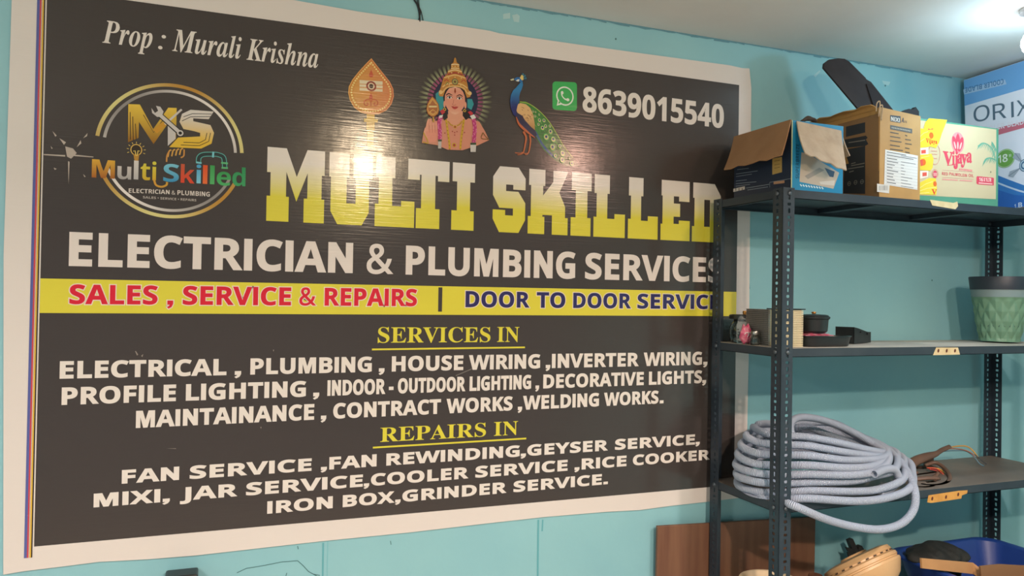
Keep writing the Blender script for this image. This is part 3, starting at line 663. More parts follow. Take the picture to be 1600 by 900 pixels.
def sub(o):
    """hang a mesh built in room coordinates under its thing without moving it"""
    o.matrix_parent_inverse = o.parent.matrix_world.inverted() if o.parent else Matrix()
    return o


bpy.context.view_layer.update()


def keep(name, cnv, material, parent):
    o = cnv.build(name, material, parent)
    p = parent
    off = Vector((0, 0, 0))
    while p is not None:
        off += p.location
        p = p.parent
    o.data.transform(Matrix.Translation(-off))
    return o


# the sheet: 2 mm thick, its lower edge a little wavy
cv = Canvas((0, -0.004, 1.0), (1, 0, 0), (0, 0, 1), off=0.0, step=0.00006)
S = cv.uv
edge = [cv.uv(*p) for p in ((5, 898), (38, 892.5), (100, 885), (155, 878), (230, 874), (306, 868), (420, 855), (500, 846), (560, 840), (640, 832), (700, 825),
                            (760, 818), (850, 808), (945, 800), (1000, 797), (1052, 790), (1097, 785), (1164, 777))]
right = [(1.781, 0.0), (1.785, .4), (1.783, .8), (1.782, 1.15), cv.uv(1171, 107)]
topedge = [cv.uv(*p) for p in ((1160, 106.5), (1140, 102), (1000, 83), (900, 69), (780, 52), (765, 48), (679, 35), (600, 24), (560, 18), (464, 1))]
outline = edge + right + topedge + [(.2, 1.213), (-0.062, 1.208), (-0.066, 0.6)]
bm = bmesh.new()
plate(bm, [cv.O + Vector((u, 0, v)) for u, v in outline], 0.003, (0, -1, 0))
for v in bm.verts:
    v.co -= ban.location
me = bpy.data.meshes.new('sheet')
bmesh.ops.recalc_face_normals(bm, faces=bm.faces)
bm.to_mesh(me)
bm.free()
ca = me.color_attributes.new('Col', 'FLOAT_COLOR', 'POINT')
ca.data.foreach_set('color', list(lin('#dcd6d0') + (1.0,)) * len(me.vertices))
link('sheet', me, VIN, ban)

WHT, YEL, BLK = lin('#e2dcd4'), lin('#d9d044'), lin('#433e3c')
RED, BLU = lin('#d3283a'), lin('#333060')
x0, x1, zb, zt = 0.0, 1.7385, 0.0, 1.154
cv.h = 0.0004
cv.rect(x0, zb, x1, zt, BLK)
keep('black_ground', cv, VIN, ban)
cv.h=.0006
for xa, xb, c in ((-.0175, -.0125, '#5a62a0'), (-.0125, -.0095, '#c34a52'), (-.0080, -.0050, '#d6b04a'), (-.0050, -.0028, '#2b2624')):
    cv.rect(xa, -.022, xb, 1.19, lin(c))
keep('colour_bar', cv, VIN, ban)
ya, yb = S(63, 435)[1], S(1147, 456)[1]
yc, yd = S(63, 489)[1], S(1147, 494)[1]
cv.poly([(x0, yc), (x1, yd), (x1, yb), (x0, ya)], YEL)
u0, u1 = S(685, 449), S(690.5, 487)
cv.up(1)
cv.rect(u0[0], u1[1], u1[0], u0[1], BLK)
keep('yellow_band', cv, VIN, ban)


def line(name, words, base, cap, font='b', col=WHT, slant=0.0, grow=None, label=None, bold=0.0):
    """words (text, left px, right px) on the line through base = two pixels, capitals up to the line cap = two pixels"""
    def zz(l, px):
        (xa, ya_), (xb, yb_) = l
        return S(px, ya_ + (yb_ - ya_) * (px - xa) / (xb - xa))
    cv.h = 0.0009
    for pas in ((0, 1) if grow else (1,)):
        for word, pa, pb in words:
            a, b = zz(base, pa), zz(base, pb)
            t = zz(cap, (pa + pb) / 2)
            z0 = (a[1] + b[1]) / 2
            k = (b[1] - a[1]) / max(1e-6, b[0] - a[0])
            cv.text(font, word, a[0], b[0], 0, t[1] - z0, col if pas else grow[1], grow=bold if pas else grow[0], slant=slant,
                    z=lambda x, a=a, k=k: a[1] + k * (x - a[0]))
        cv.up(1)
    o = keep(name, cv, VIN, ban)
    if label:
        o['label'] = label
    return o


line('proprietor_line', (('Prop', 160, 238), (':', 247, 259), ('Murali', 269, 377), ('Krishna', 385, 497)), ((160, 66.7), (497, 106.5)), ((168, 30), (497, 72)), 'i')
line('phone_number', (('8639015540', 910.5, 1130),), ((910, 173.5), (1130, 200)), ((910, 137), (1130, 163)), bold=.0012)
W3 = lin('#ded6cf')
line('trade_line', (('ELECTRICIAN', 108.7, 550), ('&', 573.5, 613), ('PLUMBING', 634.5, 897.5), ('SERVICES', 914.5, 1128)), ((109, 414.5), (1076, 439.5)), ((109, 363), (1076, 402)), 'b', W3, bold=.0015)
GRW = (0.0028, lin('#e6d8c8'))
line('red_band_lettering', (('SALES', 109, 245.5), (',', 262, 270), ('SERVICE', 286, 454), ('&', 468, 493), ('REPAIRS', 507.5, 650.7)), ((109, 474.5), (650, 478)), ((109, 445), (650, 452)), 'b', RED, grow=GRW, bold=.0008)
line('blue_band_lettering', (('DOOR', 727.5, 826.5), ('TO', 838.7, 882.5), ('DOOR', 895.7, 985), ('SERVICE', 996, 1123)), ((727, 479.5), (1104, 482.5)), ((727, 455), (1104, 461)), 'b', BLU, grow=GRW, bold=.0008)


def heading(name, words, base, cap, ua, ub):
    line(name, words, base, cap, 's', YEL)
    cv.stroke([S(*ua), S(*ub)], 0.0042, YEL)
    o = keep('underline', cv, VIN, ban)
    return o


heading('services_heading', (('SERVICES', 590, 766), ('IN', 776.5, 811)), ((590, 535.5), (811, 534)), ((590, 510.5), (811, 509.5)), (581, 546), (820, 542.7))
line('services_line', (('ELECTRICAL', 94, 353), (',', 367.5, 376), ('PLUMBING', 391.7, 580), (',', 592.5, 600), ('HOUSE', 612.5, 723), ('WIRING', 733, 843), (',', 853, 859),
                       ('INVERTER', 862.5, 997), ('WIRING', 1006, 1096), (',', 1099, 1104.5)), ((94, 591), (1096, 569.5)), ((94, 565), (1096, 550)), bold=.0010)
line('services_line', (('PROFILE', 97, 274), ('LIGHTING', 291, 477), (',', 490, 498), ('INDOOR', 512, 601), ('-', 608, 614), ('OUTDOOR', 622, 726), ('LIGHTING', 734, 829), (',', 837, 841.5),
                       ('DECORATIVE', 849, 1005), ('LIGHTS', 1014, 1096), (',', 1097.5, 1102.5)), ((97, 632), (1096, 598)), ((97, 606), (1096, 579)), bold=.0010)
line('services_line', (('MAINTAINANCE', 213, 490), (',', 502, 509), ('CONTRACT', 521, 688), ('WORKS', 698, 800), (',', 809.5, 815), ('WELDING', 817.5, 935), ('WORKS', 944, 1028), ('.', 1031, 1036)),
     ((213, 668), (1036, 629.5)), ((213, 642.5), (1036, 610.5)), bold=.0010)
heading('repairs_heading', (('REPAIRS', 594, 759), ('IN', 771.5, 809)), ((594, 690.5), (809, 679)), ((594, 667.5), (809, 656.5)), (582.5, 699.3), (822, 685))
line('repairs_line', (('FAN', 191, 279), ('SERVICE', 297, 486), (',', 502, 510), ('FAN', 515, 587.5), ('REWINDING', 604, 811), (',', 814, 821), ('GEYSER', 824, 949), ('SERVICE', 961, 1085), (',', 1087, 1092.5)),
     ((191, 755), (1085, 694)), ((191, 735), (1085, 679)), bold=.0010)
line('repairs_line', (('MIXI', 147, 249.5), (',', 255, 264.5), ('JAR', 282, 370), ('SERVICE', 385, 566), (',', 569, 576), ('COOLER', 580, 731), ('SERVICE', 743, 886), (',', 898, 904.5), ('RICE', 909, 978), ('COOKER', 989, 1108)),
     ((147, 792), (1090, 719)), ((147, 772), (1090, 704)), bold=.0010)
line('repairs_line', (('IRON', 418, 519), ('BOX', 536, 615.5), (',', 618, 625), ('GRINDER', 629, 790.5), ('SERVICE', 802.5, 939.5), ('.', 943, 949)),
     ((418, 802), (940, 756.5)), ((418, 784), (940, 741)), bold=.0010)

# the slab headline: letters drawn on a 100 x 100 grid, white at the top running into yellow
c_, s_, t_ = 16, 31, 36          # chamfer, serif height ...
SLAB = {
    'M': [[(0, 0), (0, 34), (6, 34), (6, 66), (0, 66), (0, 100), (33, 100), (51, 62), (69, 100), (100, 100), (100, 66), (95, 66), (95, 33), (100, 33), (100, 0), (64, 0), (64, 33), (70, 33), (70, 68), (51, 28), (33, 68), (33, 34), (38, 34), (38, 0)]],
    'U': [[(20, 0), (4, 18), (4, 66), (0, 66), (0, 100), (46, 100), (46, 66), (40, 66), (40, 30), (61, 30), (61, 66), (55, 66), (55, 100), (100, 100), (100, 66), (92, 66), (92, 18), (76, 0)]],
    'L': [[(0, 0), (0, 32), (9, 32), (9, 70), (2, 70), (2, 100), (50, 100), (50, 70), (43, 70), (43, 30), (66, 30), (66, 38), (100, 38), (100, 0)]],
    'T': [[(20, 0), (20, 29), (32, 29), (32, 78), (28, 78), (28, 70), (0, 70), (0, 100), (100, 100), (100, 70), (72, 70), (72, 78), (66, 78), (66, 29), (77, 29), (77, 0)]],
    'I': [[(0, 0), (0, 29), (23, 29), (23, 72), (3, 72), (3, 100), (100, 100), (100, 72), (80, 72), (80, 29), (97, 29), (97, 0)]],
    'S': [[(20, 0), (0, 20), (0, 34), (38, 34), (38, 26), (62, 26), (62, 37), (20, 37), (0, 56), (0, 84), (20, 100), (78, 100), (100, 84), (100, 66), (62, 66), (62, 73), (40, 73), (40, 63), (78, 63), (100, 46), (100, 20), (80, 0)]],
    'K': [[(0, 0), (0, 27), (7, 27), (7, 75), (2, 75), (2, 100), (42, 100), (42, 75), (37, 75), (37, 60), (62, 82), (62, 100), (100, 100), (78, 66), (93, 44), (93, 27), (100, 27), (100, 0), (60, 0), (60, 30), (36, 30), (36, 27), (41, 27), (41, 0)]],
    'E': [[(0, 0), (0, 27), (6, 27), (6, 74), (2, 74), (2, 100), (98, 100), (98, 66), (62, 66), (62, 74), (44, 74), (44, 62), (66, 62), (66, 40), (44, 40), (44, 28), (62, 28), (62, 34), (100, 34), (100, 0)]],
    'D': [[(0, 0), (0, 26), (8, 26), (8, 74), (3, 74), (3, 100), (78, 100), (100, 80), (100, 20), (78, 0)], [(42, 26), (62, 26), (62, 72), (42, 72)]],
}
zt0, zt1 = S(417, 229.3)[1], S(1083, 285)[1]
zb0, zb1 = S(417, 345)[1], S(1083, 377.3)[1]
xl0, xl1 = S(417, 290)[0], S(1083, 330)[0]
cv.h = 0.0007
for ch, pa, pb in (('M', 416.5, 506.5), ('U', 513.7, 581.7), ('L', 585.8, 647.5), ('T', 637, 701.5), ('I', 705.5, 741.5),
                   ('S', 770, 820.7), ('K', 825, 887.3), ('I', 892, 924), ('L', 927.7, 976.7), ('L', 981.5, 1028), ('E', 1032.5, 1078), ('D', 1081.5, 1126)):
    a, b = S(pa, 310)[0], S(pb, 310)[0]

    def q(x, y, a=a, b=b):
        u = a + (b - a) * x / 100
        t = (u - xl0) / (xl1 - xl0)
        lo, hi = zb0 + (zb1 - zb0) * t, zt0 + (zt1 - zt0) * t
        return (u, lo + (hi - lo) * y / 100)
    # cut each letter into levels so that the printed gradient is exact
    cv.poly([[q(*p) for p in l] for l in SLAB[ch]], WHT)
o = keep('headline', cv, VIN, ban)
# printed gradient of the headline ink
HM = VIN.copy()
HM.name = 'headline_ink'
nt = HM.node_tree
gg = nt.nodes.new('ShaderNodeNewGeometry')
sx = nt.nodes.new('ShaderNodeSeparateXYZ')
nt.links.new(gg.outputs['Position'], sx.inputs[0])
mr = nt.nodes.new('ShaderNodeMapRange')
mr.inputs[1].default_value = 1.0 + (zb0 + zb1) / 2
mr.inputs[2].default_value = 1.0 + (zt0 + zt1) / 2
nt.links.new(sx.outputs['Z'], mr.inputs[0])
cr = nt.nodes.new('ShaderNodeValToRGB')
cr.color_ramp.elements[0].position = 0.34
cr.color_ramp.elements[0].color = YEL + (1,)
cr.color_ramp.elements[1].position = 0.82
cr.color_ramp.elements[1].color = WHT + (1,)
nt.links.new(mr.outputs[0], cr.inputs[0])
nt.links.new(cr.outputs[0], nt.nodes['Principled BSDF'].inputs['Base Color'])
o.data.materials[0] = HM
PH0 = 0.0006

# ---- the round logo (traced from the photograph onto the sheet)
def Z(ox, oy, k):
    return lambda x, y: S(ox + x / k, oy + y / k)


def zpts(f, *pts):
    return [f(*p) for p in pts]


f = Z(120, 110, 3.6)
cv.h = PH0
GOLD, GOLD2, SILV, DARK = lin('#c9932f'), lin('#e3c766'), lin('#c9c4c0'), lin('#2b2826')
a, b = f(98, 470), f(938, 500)
t, d = f(510, 72), f(520, 832)
cx, cy = (a[0] + b[0]) / 2, (t[1] + d[1]) / 2
ro = (b[0] - a[0]) / 2
ry = (t[1] - d[1]) / 2 / ro


def goldring(x, y):
    q = math.sin(3 * math.atan2(y - cy, x - cx) + 0.6) * 0.5 + 0.5
    return mix(lin('#b98a3a'), lin('#d8d08a'), q)


cv.up(2)
for a0, a1 in ((3, 172), (199, 336)):
    cv.ring(cx, cy, ro, ro - .0075, goldring, 90, a0, a1, ry)
    cv.ring(cx, cy, ro - .0145, ro - .0205, lambda x, y: mix(lin('#8f8b88'), lin('#e8e2dc'), math.sin(2 * math.atan2(y - cy, x - cx)) * .5 + .5), 90, a0, a1, ry)
logo = keep('round_logo', cv, VIN, ban)
g1 = lambda x, y: mix(lin('#8a5a1c'), lin('#e8c64a'), min(1, max(0, (y - f(400, 420)[1]) / (f(400, 190)[1] - f(400, 420)[1]))))
g2 = lambda x, y: mix(lin('#e0b93c'), lin('#d8d2cb'), min(1, max(0, (y - f(650, 380)[1]) / (f(650, 260)[1] - f(650, 380)[1]))))
cv.up(2)
cv.poly(zpts(f, (290, 190), (355, 192), (430, 330), (515, 210), (562, 212), (558, 385), (512, 425), (512, 300), (432, 415), (350, 290), (348, 380), (288, 405)), g1)
cv.poly(zpts(f, (512, 300), (556, 352), (556, 385), (512, 425)), SILV)
cv.poly(zpts(f, (770, 232), (640, 222), (592, 245), (578, 290), (600, 330), (660, 342), (694, 352), (694, 372), (570, 378), (520, 432), (700, 440), (758, 412), (772, 352), (752, 308), (690, 294), (655, 286), (655, 270), (742, 275)), g2)
cv.up(.5)
for pts in (((300, 235), (302, 390)), ((315, 260), (318, 395)), ((330, 300), (334, 388)), ((600, 262), (650, 244), (758, 246)), ((592, 285), (640, 262), (752, 260)),
            ((585, 420), (690, 424), (742, 400), (752, 352)), ((600, 405), (690, 408), (724, 390), (732, 352)), ((375, 250), (432, 350), (500, 260))):
    cv.stroke(zpts(f, *pts), .0014, DARK)
cv.up(.5)
# crossed spanner and screwdriver
cv.stroke(zpts(f, (590, 220), (480, 318)), .0042, SILV)
cv.stroke(zpts(f, (492, 300), (440, 345)), .0105, GOLD)
cv.up(.5)
cv.stroke(zpts(f, (466, 250), (572, 345)), .0120, DARK)
cv.ell(*f(582, 353), .0082, .0082, DARK, 24)
cv.up(.5)
cv.stroke(zpts(f, (455, 240), (575, 346)), .0078, SILV)
cv.ell(*f(582, 353), .0066, .0066, SILV, 24)
cv.poly(zpts(f, (420, 212), (440, 240), (458, 228), (446, 200), (470, 205), (488, 232), (478, 262), (452, 262), (424, 240)), SILV)
cv.up(.5)
cv.ell(*f(582, 353), .0036, .0036, DARK, 12)
o = keep('monogram', cv, VIN, logo)
# bulb, twisted wire, pipe
cv.up(.5)
fb = f(335, 450)
cv.ell(fb[0], fb[1] + .001, .0115, .0125, lin('#d9b25a'), 28)
cv.poly(zpts(f, (318, 468), (352, 470), (346, 512), (326, 512)), lin('#b98a3a'))
for k in range(9):
    an = math.radians(-20 + k * 27.5)
    cv.stroke([(fb[0] + math.cos(an) * .0145, fb[1] + math.sin(an) * .0145), (fb[0] + math.cos(an) * .0185, fb[1] + math.sin(an) * .0185)], .0012, GOLD2)
cv.up(.5)
cv.ell(fb[0], fb[1] + .001, .0095, .0105, lin('#3a3026'), 28)
cv.up(.5)
cv.stroke(zpts(f, (318, 455), (328, 452), (333, 480), (340, 480), (345, 452), (354, 455)), .0018, GOLD2)
for k in range(4):
    cv.stroke(zpts(f, (512 + 22 * k, 488 - 4 * k), (520 + 22 * k, 455 - 3 * k), (532 + 22 * k, 448 - 3 * k)), .0030, lin('#d2a14e'), smooth=4)
cv.stroke(zpts(f, (505, 515), (508, 480), (520, 455)), .0030, lin('#c98f4a'), smooth=4)
cv.stroke(zpts(f, (585, 492), (602, 480), (604, 445)), .0030, lin('#c98f4a'), smooth=4)
for wd, c in ((.0105, '#5fb7b0'), (.0075, '#2c3a3a')):
    cv.stroke(zpts(f, (684, 522), (688, 490), (712, 474), (770, 472), (800, 476), (826, 492), (832, 545)), wd, lin(c), smooth=5)
    cv.up(.5)
cv.stroke(zpts(f, (672, 518), (702, 522)), .0040, lin('#79c6d2'))
cv.stroke(zpts(f, (768, 458), (766, 490)), .0040, lin('#79c6d2'))
cv.stroke(zpts(f, (812, 520), (850, 524)), .0040, lin('#5fb77a'))
cv.stroke(zpts(f, (814, 548), (850, 550)), .0040, lin('#5fb77a'))
keep('pipe_and_bulb_drawings', cv, VIN, logo)
# the coloured word
cv.up(.5)
for ch, xa, xb, yb, hh, c in (('M', 84, 214, 602, 103, ('#d8a93e', '#a8642c')), ('u', 228, 306, 610, 100, ('#d8d2cc', '#a9a6a4')), ('l', 320, 346, 613, 100, ('#d9d4ce', '#bdbab8')), ('t', 358, 412, 615, 100, ('#d8d04a', '#cfae30')),
                              ('i', 424, 446, 618, 100, ('#d8d04a', '#d0a92c')), ('S', 486, 574, 624, 100, ('#7cc4d8', '#3f93c0')), ('k', 584, 662, 632, 100, ('#c05a3c', '#d84a30')), ('i', 672, 698, 635, 100, ('#4ba3cf', '#7fc6dc')),
                              ('l', 708, 734, 638, 100, ('#d8542c', '#e0703c')), ('l', 748, 774, 640, 100, ('#3f9c55', '#57b06a')), ('e', 786, 866, 645, 100, ('#2f8f4c', '#4fae68')), ('d', 874, 948, 648, 100, ('#2f8f58', '#3f9c64'))):
    p, q, r = f(xa, yb), f(xb, yb), f(xa, yb - hh)
    h = (r[1] - p[1])
    if ch in 'u':
        h *= .95
    c0, c1 = lin(c[1]), lin(c[0])
    cv.text('b', ch, p[0], q[0], p[1], h, lambda x, y, p=p, h=h, c0=c0, c1=c1: mix(c0, c1, min(1, max(0, (y - p[1]) / h))))
cv.stroke(zpts(f, (434, 612), (446, 645), (478, 655), (504, 645), (508, 628)), .0042, lin('#cf9c3c'), smooth=5)
keep('coloured_word', cv, VIN, logo)
cv.up(.5)
for word, xa, xb, ya_, yb_, hh in (('ELECTRICIAN', 292, 522, 688, 697, 24), ('&', 534, 554, 698, 700, 22), ('PLUMBING', 566, 748, 700, 710, 26)):
    p, q = f(xa, ya_), f(xb, yb_)
    cv.text('b', word, p[0], q[0], (p[1] + q[1]) / 2, f(xa, ya_ - hh)[1] - p[1], lin('#d8d0c8'), z=lambda x, p=p, q=q: p[1] + (q[1] - p[1]) * (x - p[0]) / (q[0] - p[0]))
for word, xa, xb, ya_, yb_ in (('SALES', 372, 446, 720, 724), ('SERVICE', 470, 560, 726, 731), ('REPAIRS', 584, 672, 732, 737)):
    p, q = f(xa, ya_), f(xb, yb_)
    cv.text('b', word, p[0], q[0], (p[1] + q[1]) / 2, f(xa, ya_ - 13)[1] - p[1], lin('#b9b2ab'), z=lambda x, p=p, q=q: p[1] + (q[1] - p[1]) * (x - p[0]) / (q[0] - p[0]))
cv.ell(*f(458, 718), .0012, .0012, lin('#b9b2ab'), 8)
cv.ell(*f(572, 725), .0012, .0012, lin('#b9b2ab'), 8)
cv.poly(zpts(f, (428, 712), (431, 712), (429, 718), (427, 718)), lin('#b9b2ab'))
keep('logo_small_print', cv, VIN, logo)

# ---- leaf-shaped spear head
f = Z(530, 80, 5.62)
cv.h = PH0
cv.up(.5)
leaf = [(282, 62), (330, 125), (390, 200), (445, 270), (474, 330), (480, 395), (460, 465), (415, 520), (350, 552), (270, 560), (190, 540), (130, 495), (92, 430), (78, 365), (84, 310), (115, 250), (170, 180), (230, 115)]
cm = (278, 350)


def leafring(k, col):
    cv.poly([f(cm[0] + (x - cm[0]) * k, cm[1] + (y - cm[1]) * k) for x, y in leaf], col)
    cv.up(.5)


vg = lambda a, b: (lambda x, y: mix(lin(a), lin(b), min(1, max(0, (x - f(80, 350)[0]) / (f(480, 350)[0] - f(80, 350)[0])))))
leafring(1.0, vg('#d8a456', '#d98a5a'))
leafring(.955, vg('#b9782c', '#b0603a'))
leafring(.925, vg('#cf9440', '#cf7a48'))
P = [f(cm[0] + (x - cm[0]) * .86, cm[1] + (y - cm[1]) * .86) for x, y in leaf]
acc = 0
for k in range(len(P)):
    a, b = Vector(P[k]), Vector(P[(k + 1) % len(P)])
    L = (b - a).length
    while acc < L:
        p = a + (b - a) * (acc / L)
        cv.ell(p.x, p.y, .0021, .0021, lin('#e8d488'), 10)
        acc += .0062
    acc -= L
cv.up(.5)
leafring(.76, vg('#cf9a4a', '#cc7a4c'))
for y0, y1 in ((258, 290), (296, 318), (326, 350)):
    cv.poly(zpts(f, (178, y0 - 4), (380, y0 + 8), (380, y1 + 8), (178, y1 - 4)), lin('#ddd0b0'))
cv.up(.5)
for r, c in ((.0122, '#8a3a2a'), (.0080, '#e0c8a8'), (.0052, '#3a2620')):
    cv.ell(*f(281, 308), r, r, lin(c), 28)
    cv.up(.5)
for cxx, cyy, k in ((280, 200, 1.0), (278, 398, .85)):
    cv.poly([f(cxx + x * k, cyy + y * k) for x, y in ((0, -38), (14, -5), (20, 14), (10, 30), (-10, 30), (-20, 14), (-14, -5))], lin('#c0583c'))
for s_ in (-1, 1):
    cv.stroke([f(278 + s_ * x, 440 + y) for x, y in ((0, 44), (2, -4), (30, -14), (56, 0), (58, 28), (38, 38), (26, 24), (38, 12))], .0026, lin('#b8562f'), smooth=5)
cv.stroke(zpts(f, (276, 556), (274, 700)), .0190, lin('#c9a24a'))
cv.stroke(zpts(f, (274, 600), (272, 850)), .0150, lin('#b9984a'))
cv.poly(zpts(f, (216, 590), (340, 598), (336, 628), (218, 622)), lin('#cfae5a'))
keep('leaf_emblem', cv, VIN, ban)

# ---- crowned figure with garlands in a halo of rays
f = Z(640, 85, 5.625)
cv.h = PH0
cv.up(.5)
hc = (398, 400)
for k in range(46):
    an = 2 * math.pi * k / 46
    if 0.32 * math.pi < an < 0.68 * math.pi:      # nothing below the shoulders
        continue
    for r0, r1, w0, w1, c in ((200, 318, 9, 11, '#b9c290'), (196, 240, 9, 10, '#a8527c')):
        ca_, sa_ = math.cos(an), math.sin(an)
        cv.poly([f(hc[0] + ca_ * r + sa_ * q, hc[1] + 20 + sa_ * r * 1.06 - ca_ * q) for r, q in ((r0, -w0), (r1, -w1), (r1 + 14, 0), (r1, w1), (r0, w0))],
                (lambda x, y, cc=lin(c): mix(cc, BLK, min(1, max(0, (math.hypot(x - f(*hc)[0], y - f(*hc)[1]) - .052) / .034)))))
        cv.up(.5)
cv.poly([f(hc[0] + 200 * math.cos(k * .1745), hc[1] + 15 + 215 * math.sin(k * .1745)) for k in range(36)], lin('#1d2340'))
cv.up(.5)
for q in (((225, 350), (250, 330), (290, 370), (300, 450), (280, 520), (235, 470)), ((505, 395), (545, 395), (560, 440), (540, 490), (505, 470))):
    cv.poly(zpts(f, *q), lin('#2f8f96'))
cv.up(.5)
# shoulders and body
SK = lambda x, y: mix(lin('#c97a62'), lin('#e0a588'), min(1, max(0, .5 + .5 * math.sin((x - f(395, 0)[0]) * 60))))
cv.poly(zpts(f, (330, 530), (300, 565), (240, 585), (160, 590), (120, 680), (105, 780), (240, 800), (330, 840), (460, 845), (600, 800), (695, 755), (660, 680), (610, 595), (540, 570), (480, 555), (465, 525)), lin('#cf8a72'))
cv.up(.5)
cv.poly(zpts(f, (335, 500), (465, 500), (462, 545), (500, 580), (430, 640), (380, 640), (300, 580), (338, 545)), lin('#d99a7e'))
cv.up(.5)
# raised palm with five fingers
for pts in (((158, 700), (150, 640), (160, 590), (172, 570)), ((185, 700), (180, 620), (186, 566)), ((208, 700), (206, 620), (212, 572)), ((228, 700), (232, 640), (236, 600))):
    cv.stroke(zpts(f, *pts), .0052, lin('#dc9a82'), smooth=4)
cv.poly(zpts(f, (145, 690), (165, 660), (245, 665), (248, 720), (225, 770), (165, 775), (140, 740)), lin('#dc8e78'))
cv.stroke(zpts(f, (150, 740), (132, 690), (140, 650)), .0055, lin('#dc9a82'), smooth=4)
cv.up(.5)
for x in (172, 197, 221):
    cv.stroke(zpts(f, (x, 690), (x + 1, 625)), .0008, lin('#a85c4a'))
cv.up(.5)
# hair, ears, face
HAIR = lin('#1f1a1c')
cv.poly(zpts(f, (300, 410), (288, 350), (320, 285), (395, 262), (465, 290), (500, 350), (490, 420)), HAIR)
cv.poly(zpts(f, (292, 470), (280, 540), (300, 585), (332, 560), (322, 470)), HAIR)
cv.poly(zpts(f, (470, 480), (515, 490), (520, 560), (490, 580), (462, 540)), HAIR)
cv.ell(*f(304, 440), .003, .0085, lin('#d8957a'), 14)
cv.ell(*f(487, 450), .003, .0085, lin('#d8957a'), 14)
cv.up(.5)
FACE = lambda x, y: mix(lin('#e6b99c'), lin('#d8927a'), min(1, abs(x - f(392, 400)[0]) / .022))
face = [(306, 400), (308, 360), (325, 325), (345, 300), (395, 288), (440, 300), (468, 335), (482, 375), (484, 420), (474, 462), (450, 500), (420, 524), (396, 530), (370, 522), (338, 495), (316, 455)]
cv.poly(zpts(f, *face), FACE)
cv.up(.5)
BR = lin('#2a1a18')
cv.stroke(zpts(f, (318, 362), (340, 348), (372, 362)), lambda t: .0026 - .0014 * abs(t - .4), BR, smooth=4)
cv.stroke(zpts(f, (408, 372), (436, 358), (462, 374)), lambda t: .0026 - .0014 * abs(t - .6), BR, smooth=4)
for ex, ey in ((348, 382), (434, 390)):
    cv.poly(zpts(f, (ex - 24, ey), (ex - 12, ey - 11), (ex + 8, ey - 12), (ex + 24, ey + 2), (ex + 8, ey + 10), (ex - 12, ey + 9)), lin('#e8ddd2'))
    cv.up(.5)
    cv.ell(*f(ex, ey - 1), .0027, .0029, lin('#2b1512'), 14)
    cv.stroke(zpts(f, (ex - 25, ey), (ex - 12, ey - 12), (ex + 8, ey - 13), (ex + 25, ey + 2)), .0014, BR, smooth=3)
cv.stroke(zpts(f, (384, 400), (380, 430), (372, 442), (388, 450), (404, 444)), .0012, lin('#b06a58'), smooth=3)
cv.poly(zpts(f, (362, 458), (384, 460), (392, 463), (402, 460), (426, 464), (410, 480), (394, 486), (376, 478)), lin('#b8403c'))
cv.up(.5)
cv.stroke(zpts(f, (364, 460), (392, 470), (424, 465)), .0008, lin('#7a2a2a'))
cv.poly(zpts(f, (392, 300), (400, 300), (404, 330), (396, 350), (388, 330)), lin('#8a3a20'))
for ex, ey in ((305, 485), (480, 497)):
    cv.ring(*f(ex, ey), .0038, .0020, lin('#c9a23c'), 16)
cv.up(.5)
# tiered crown
CG, CD, CL = lin('#b9803a'), lin('#8a4a2a'), lin('#dcb878')
crown = [(250, 350), (268, 300), (282, 250), (296, 205), (325, 180), (332, 150), (358, 130), (362, 90), (382, 74), (388, 40), (396, 30), (404, 40), (410, 74), (432, 90), (436, 130), (456, 152), (466, 182), (490, 210), (504, 262), (512, 310), (535, 345), (530, 375), (500, 385), (478, 320), (440, 292), (395, 276), (345, 288), (310, 318), (292, 372), (262, 372)]
cv.poly(zpts(f, *crown), CG)
cv.up(.5)
for pts, wd, c in ((((330, 180), (395, 165), (462, 184)), .0040, '#9c3c34'), (((335, 155), (395, 140), (455, 157)), .0028, '#dcc08a'), (((360, 128), (396, 124), (434, 130)), .0030, '#d8b880'), (((362, 95), (396, 90), (432, 97)), .0026, '#e0cc9c'),
                   (((300, 208), (345, 195), (395, 185), (445, 197), (488, 212)), .0026, '#dcb878'), (((285, 290), (330, 262), (395, 258), (455, 268), (504, 300)), .0030, '#dcb878'), (((262, 350), (292, 330), (322, 296), (395, 282), (470, 300), (500, 340), (528, 360)), .0032, '#d8b070'),
                   (((300, 240), (320, 225), (340, 240)), .0022, '#a8402c'), (((450, 245), (470, 228), (492, 245)), .0022, '#a8402c'), (((310, 275), (330, 250), (345, 270)), .0018, '#6a7a3c')):
    cv.stroke(zpts(f, *pts), wd, lin(c), smooth=4)
cv.up(.5)
for r, c in ((.0086, '#8a4a2a'), (.0072, '#4f8a5c'), (.0056, '#c9a050'), (.0036, '#3f7a50'), (.0018, '#8a2a24')):
    cv.ell(*f(395, 244), r, r, lin(c), 24)
    cv.up(.5)
for x, y in ((318, 300), (345, 272), (445, 275), (472, 300), (300, 320), (488, 325), (275, 340), (515, 350), (340, 210), (450, 212), (395, 205), (370, 110), (396, 108), (422, 110), (365, 165), (425, 165)):
    cv.ell(*f(x, y), .0017, .0017, CL, 10)
    cv.up(0)
for x, y in ((270, 335), (525, 345)):
    cv.ell(*f(x, y), .0050, .0050, CL, 14)
cv.up(.5)
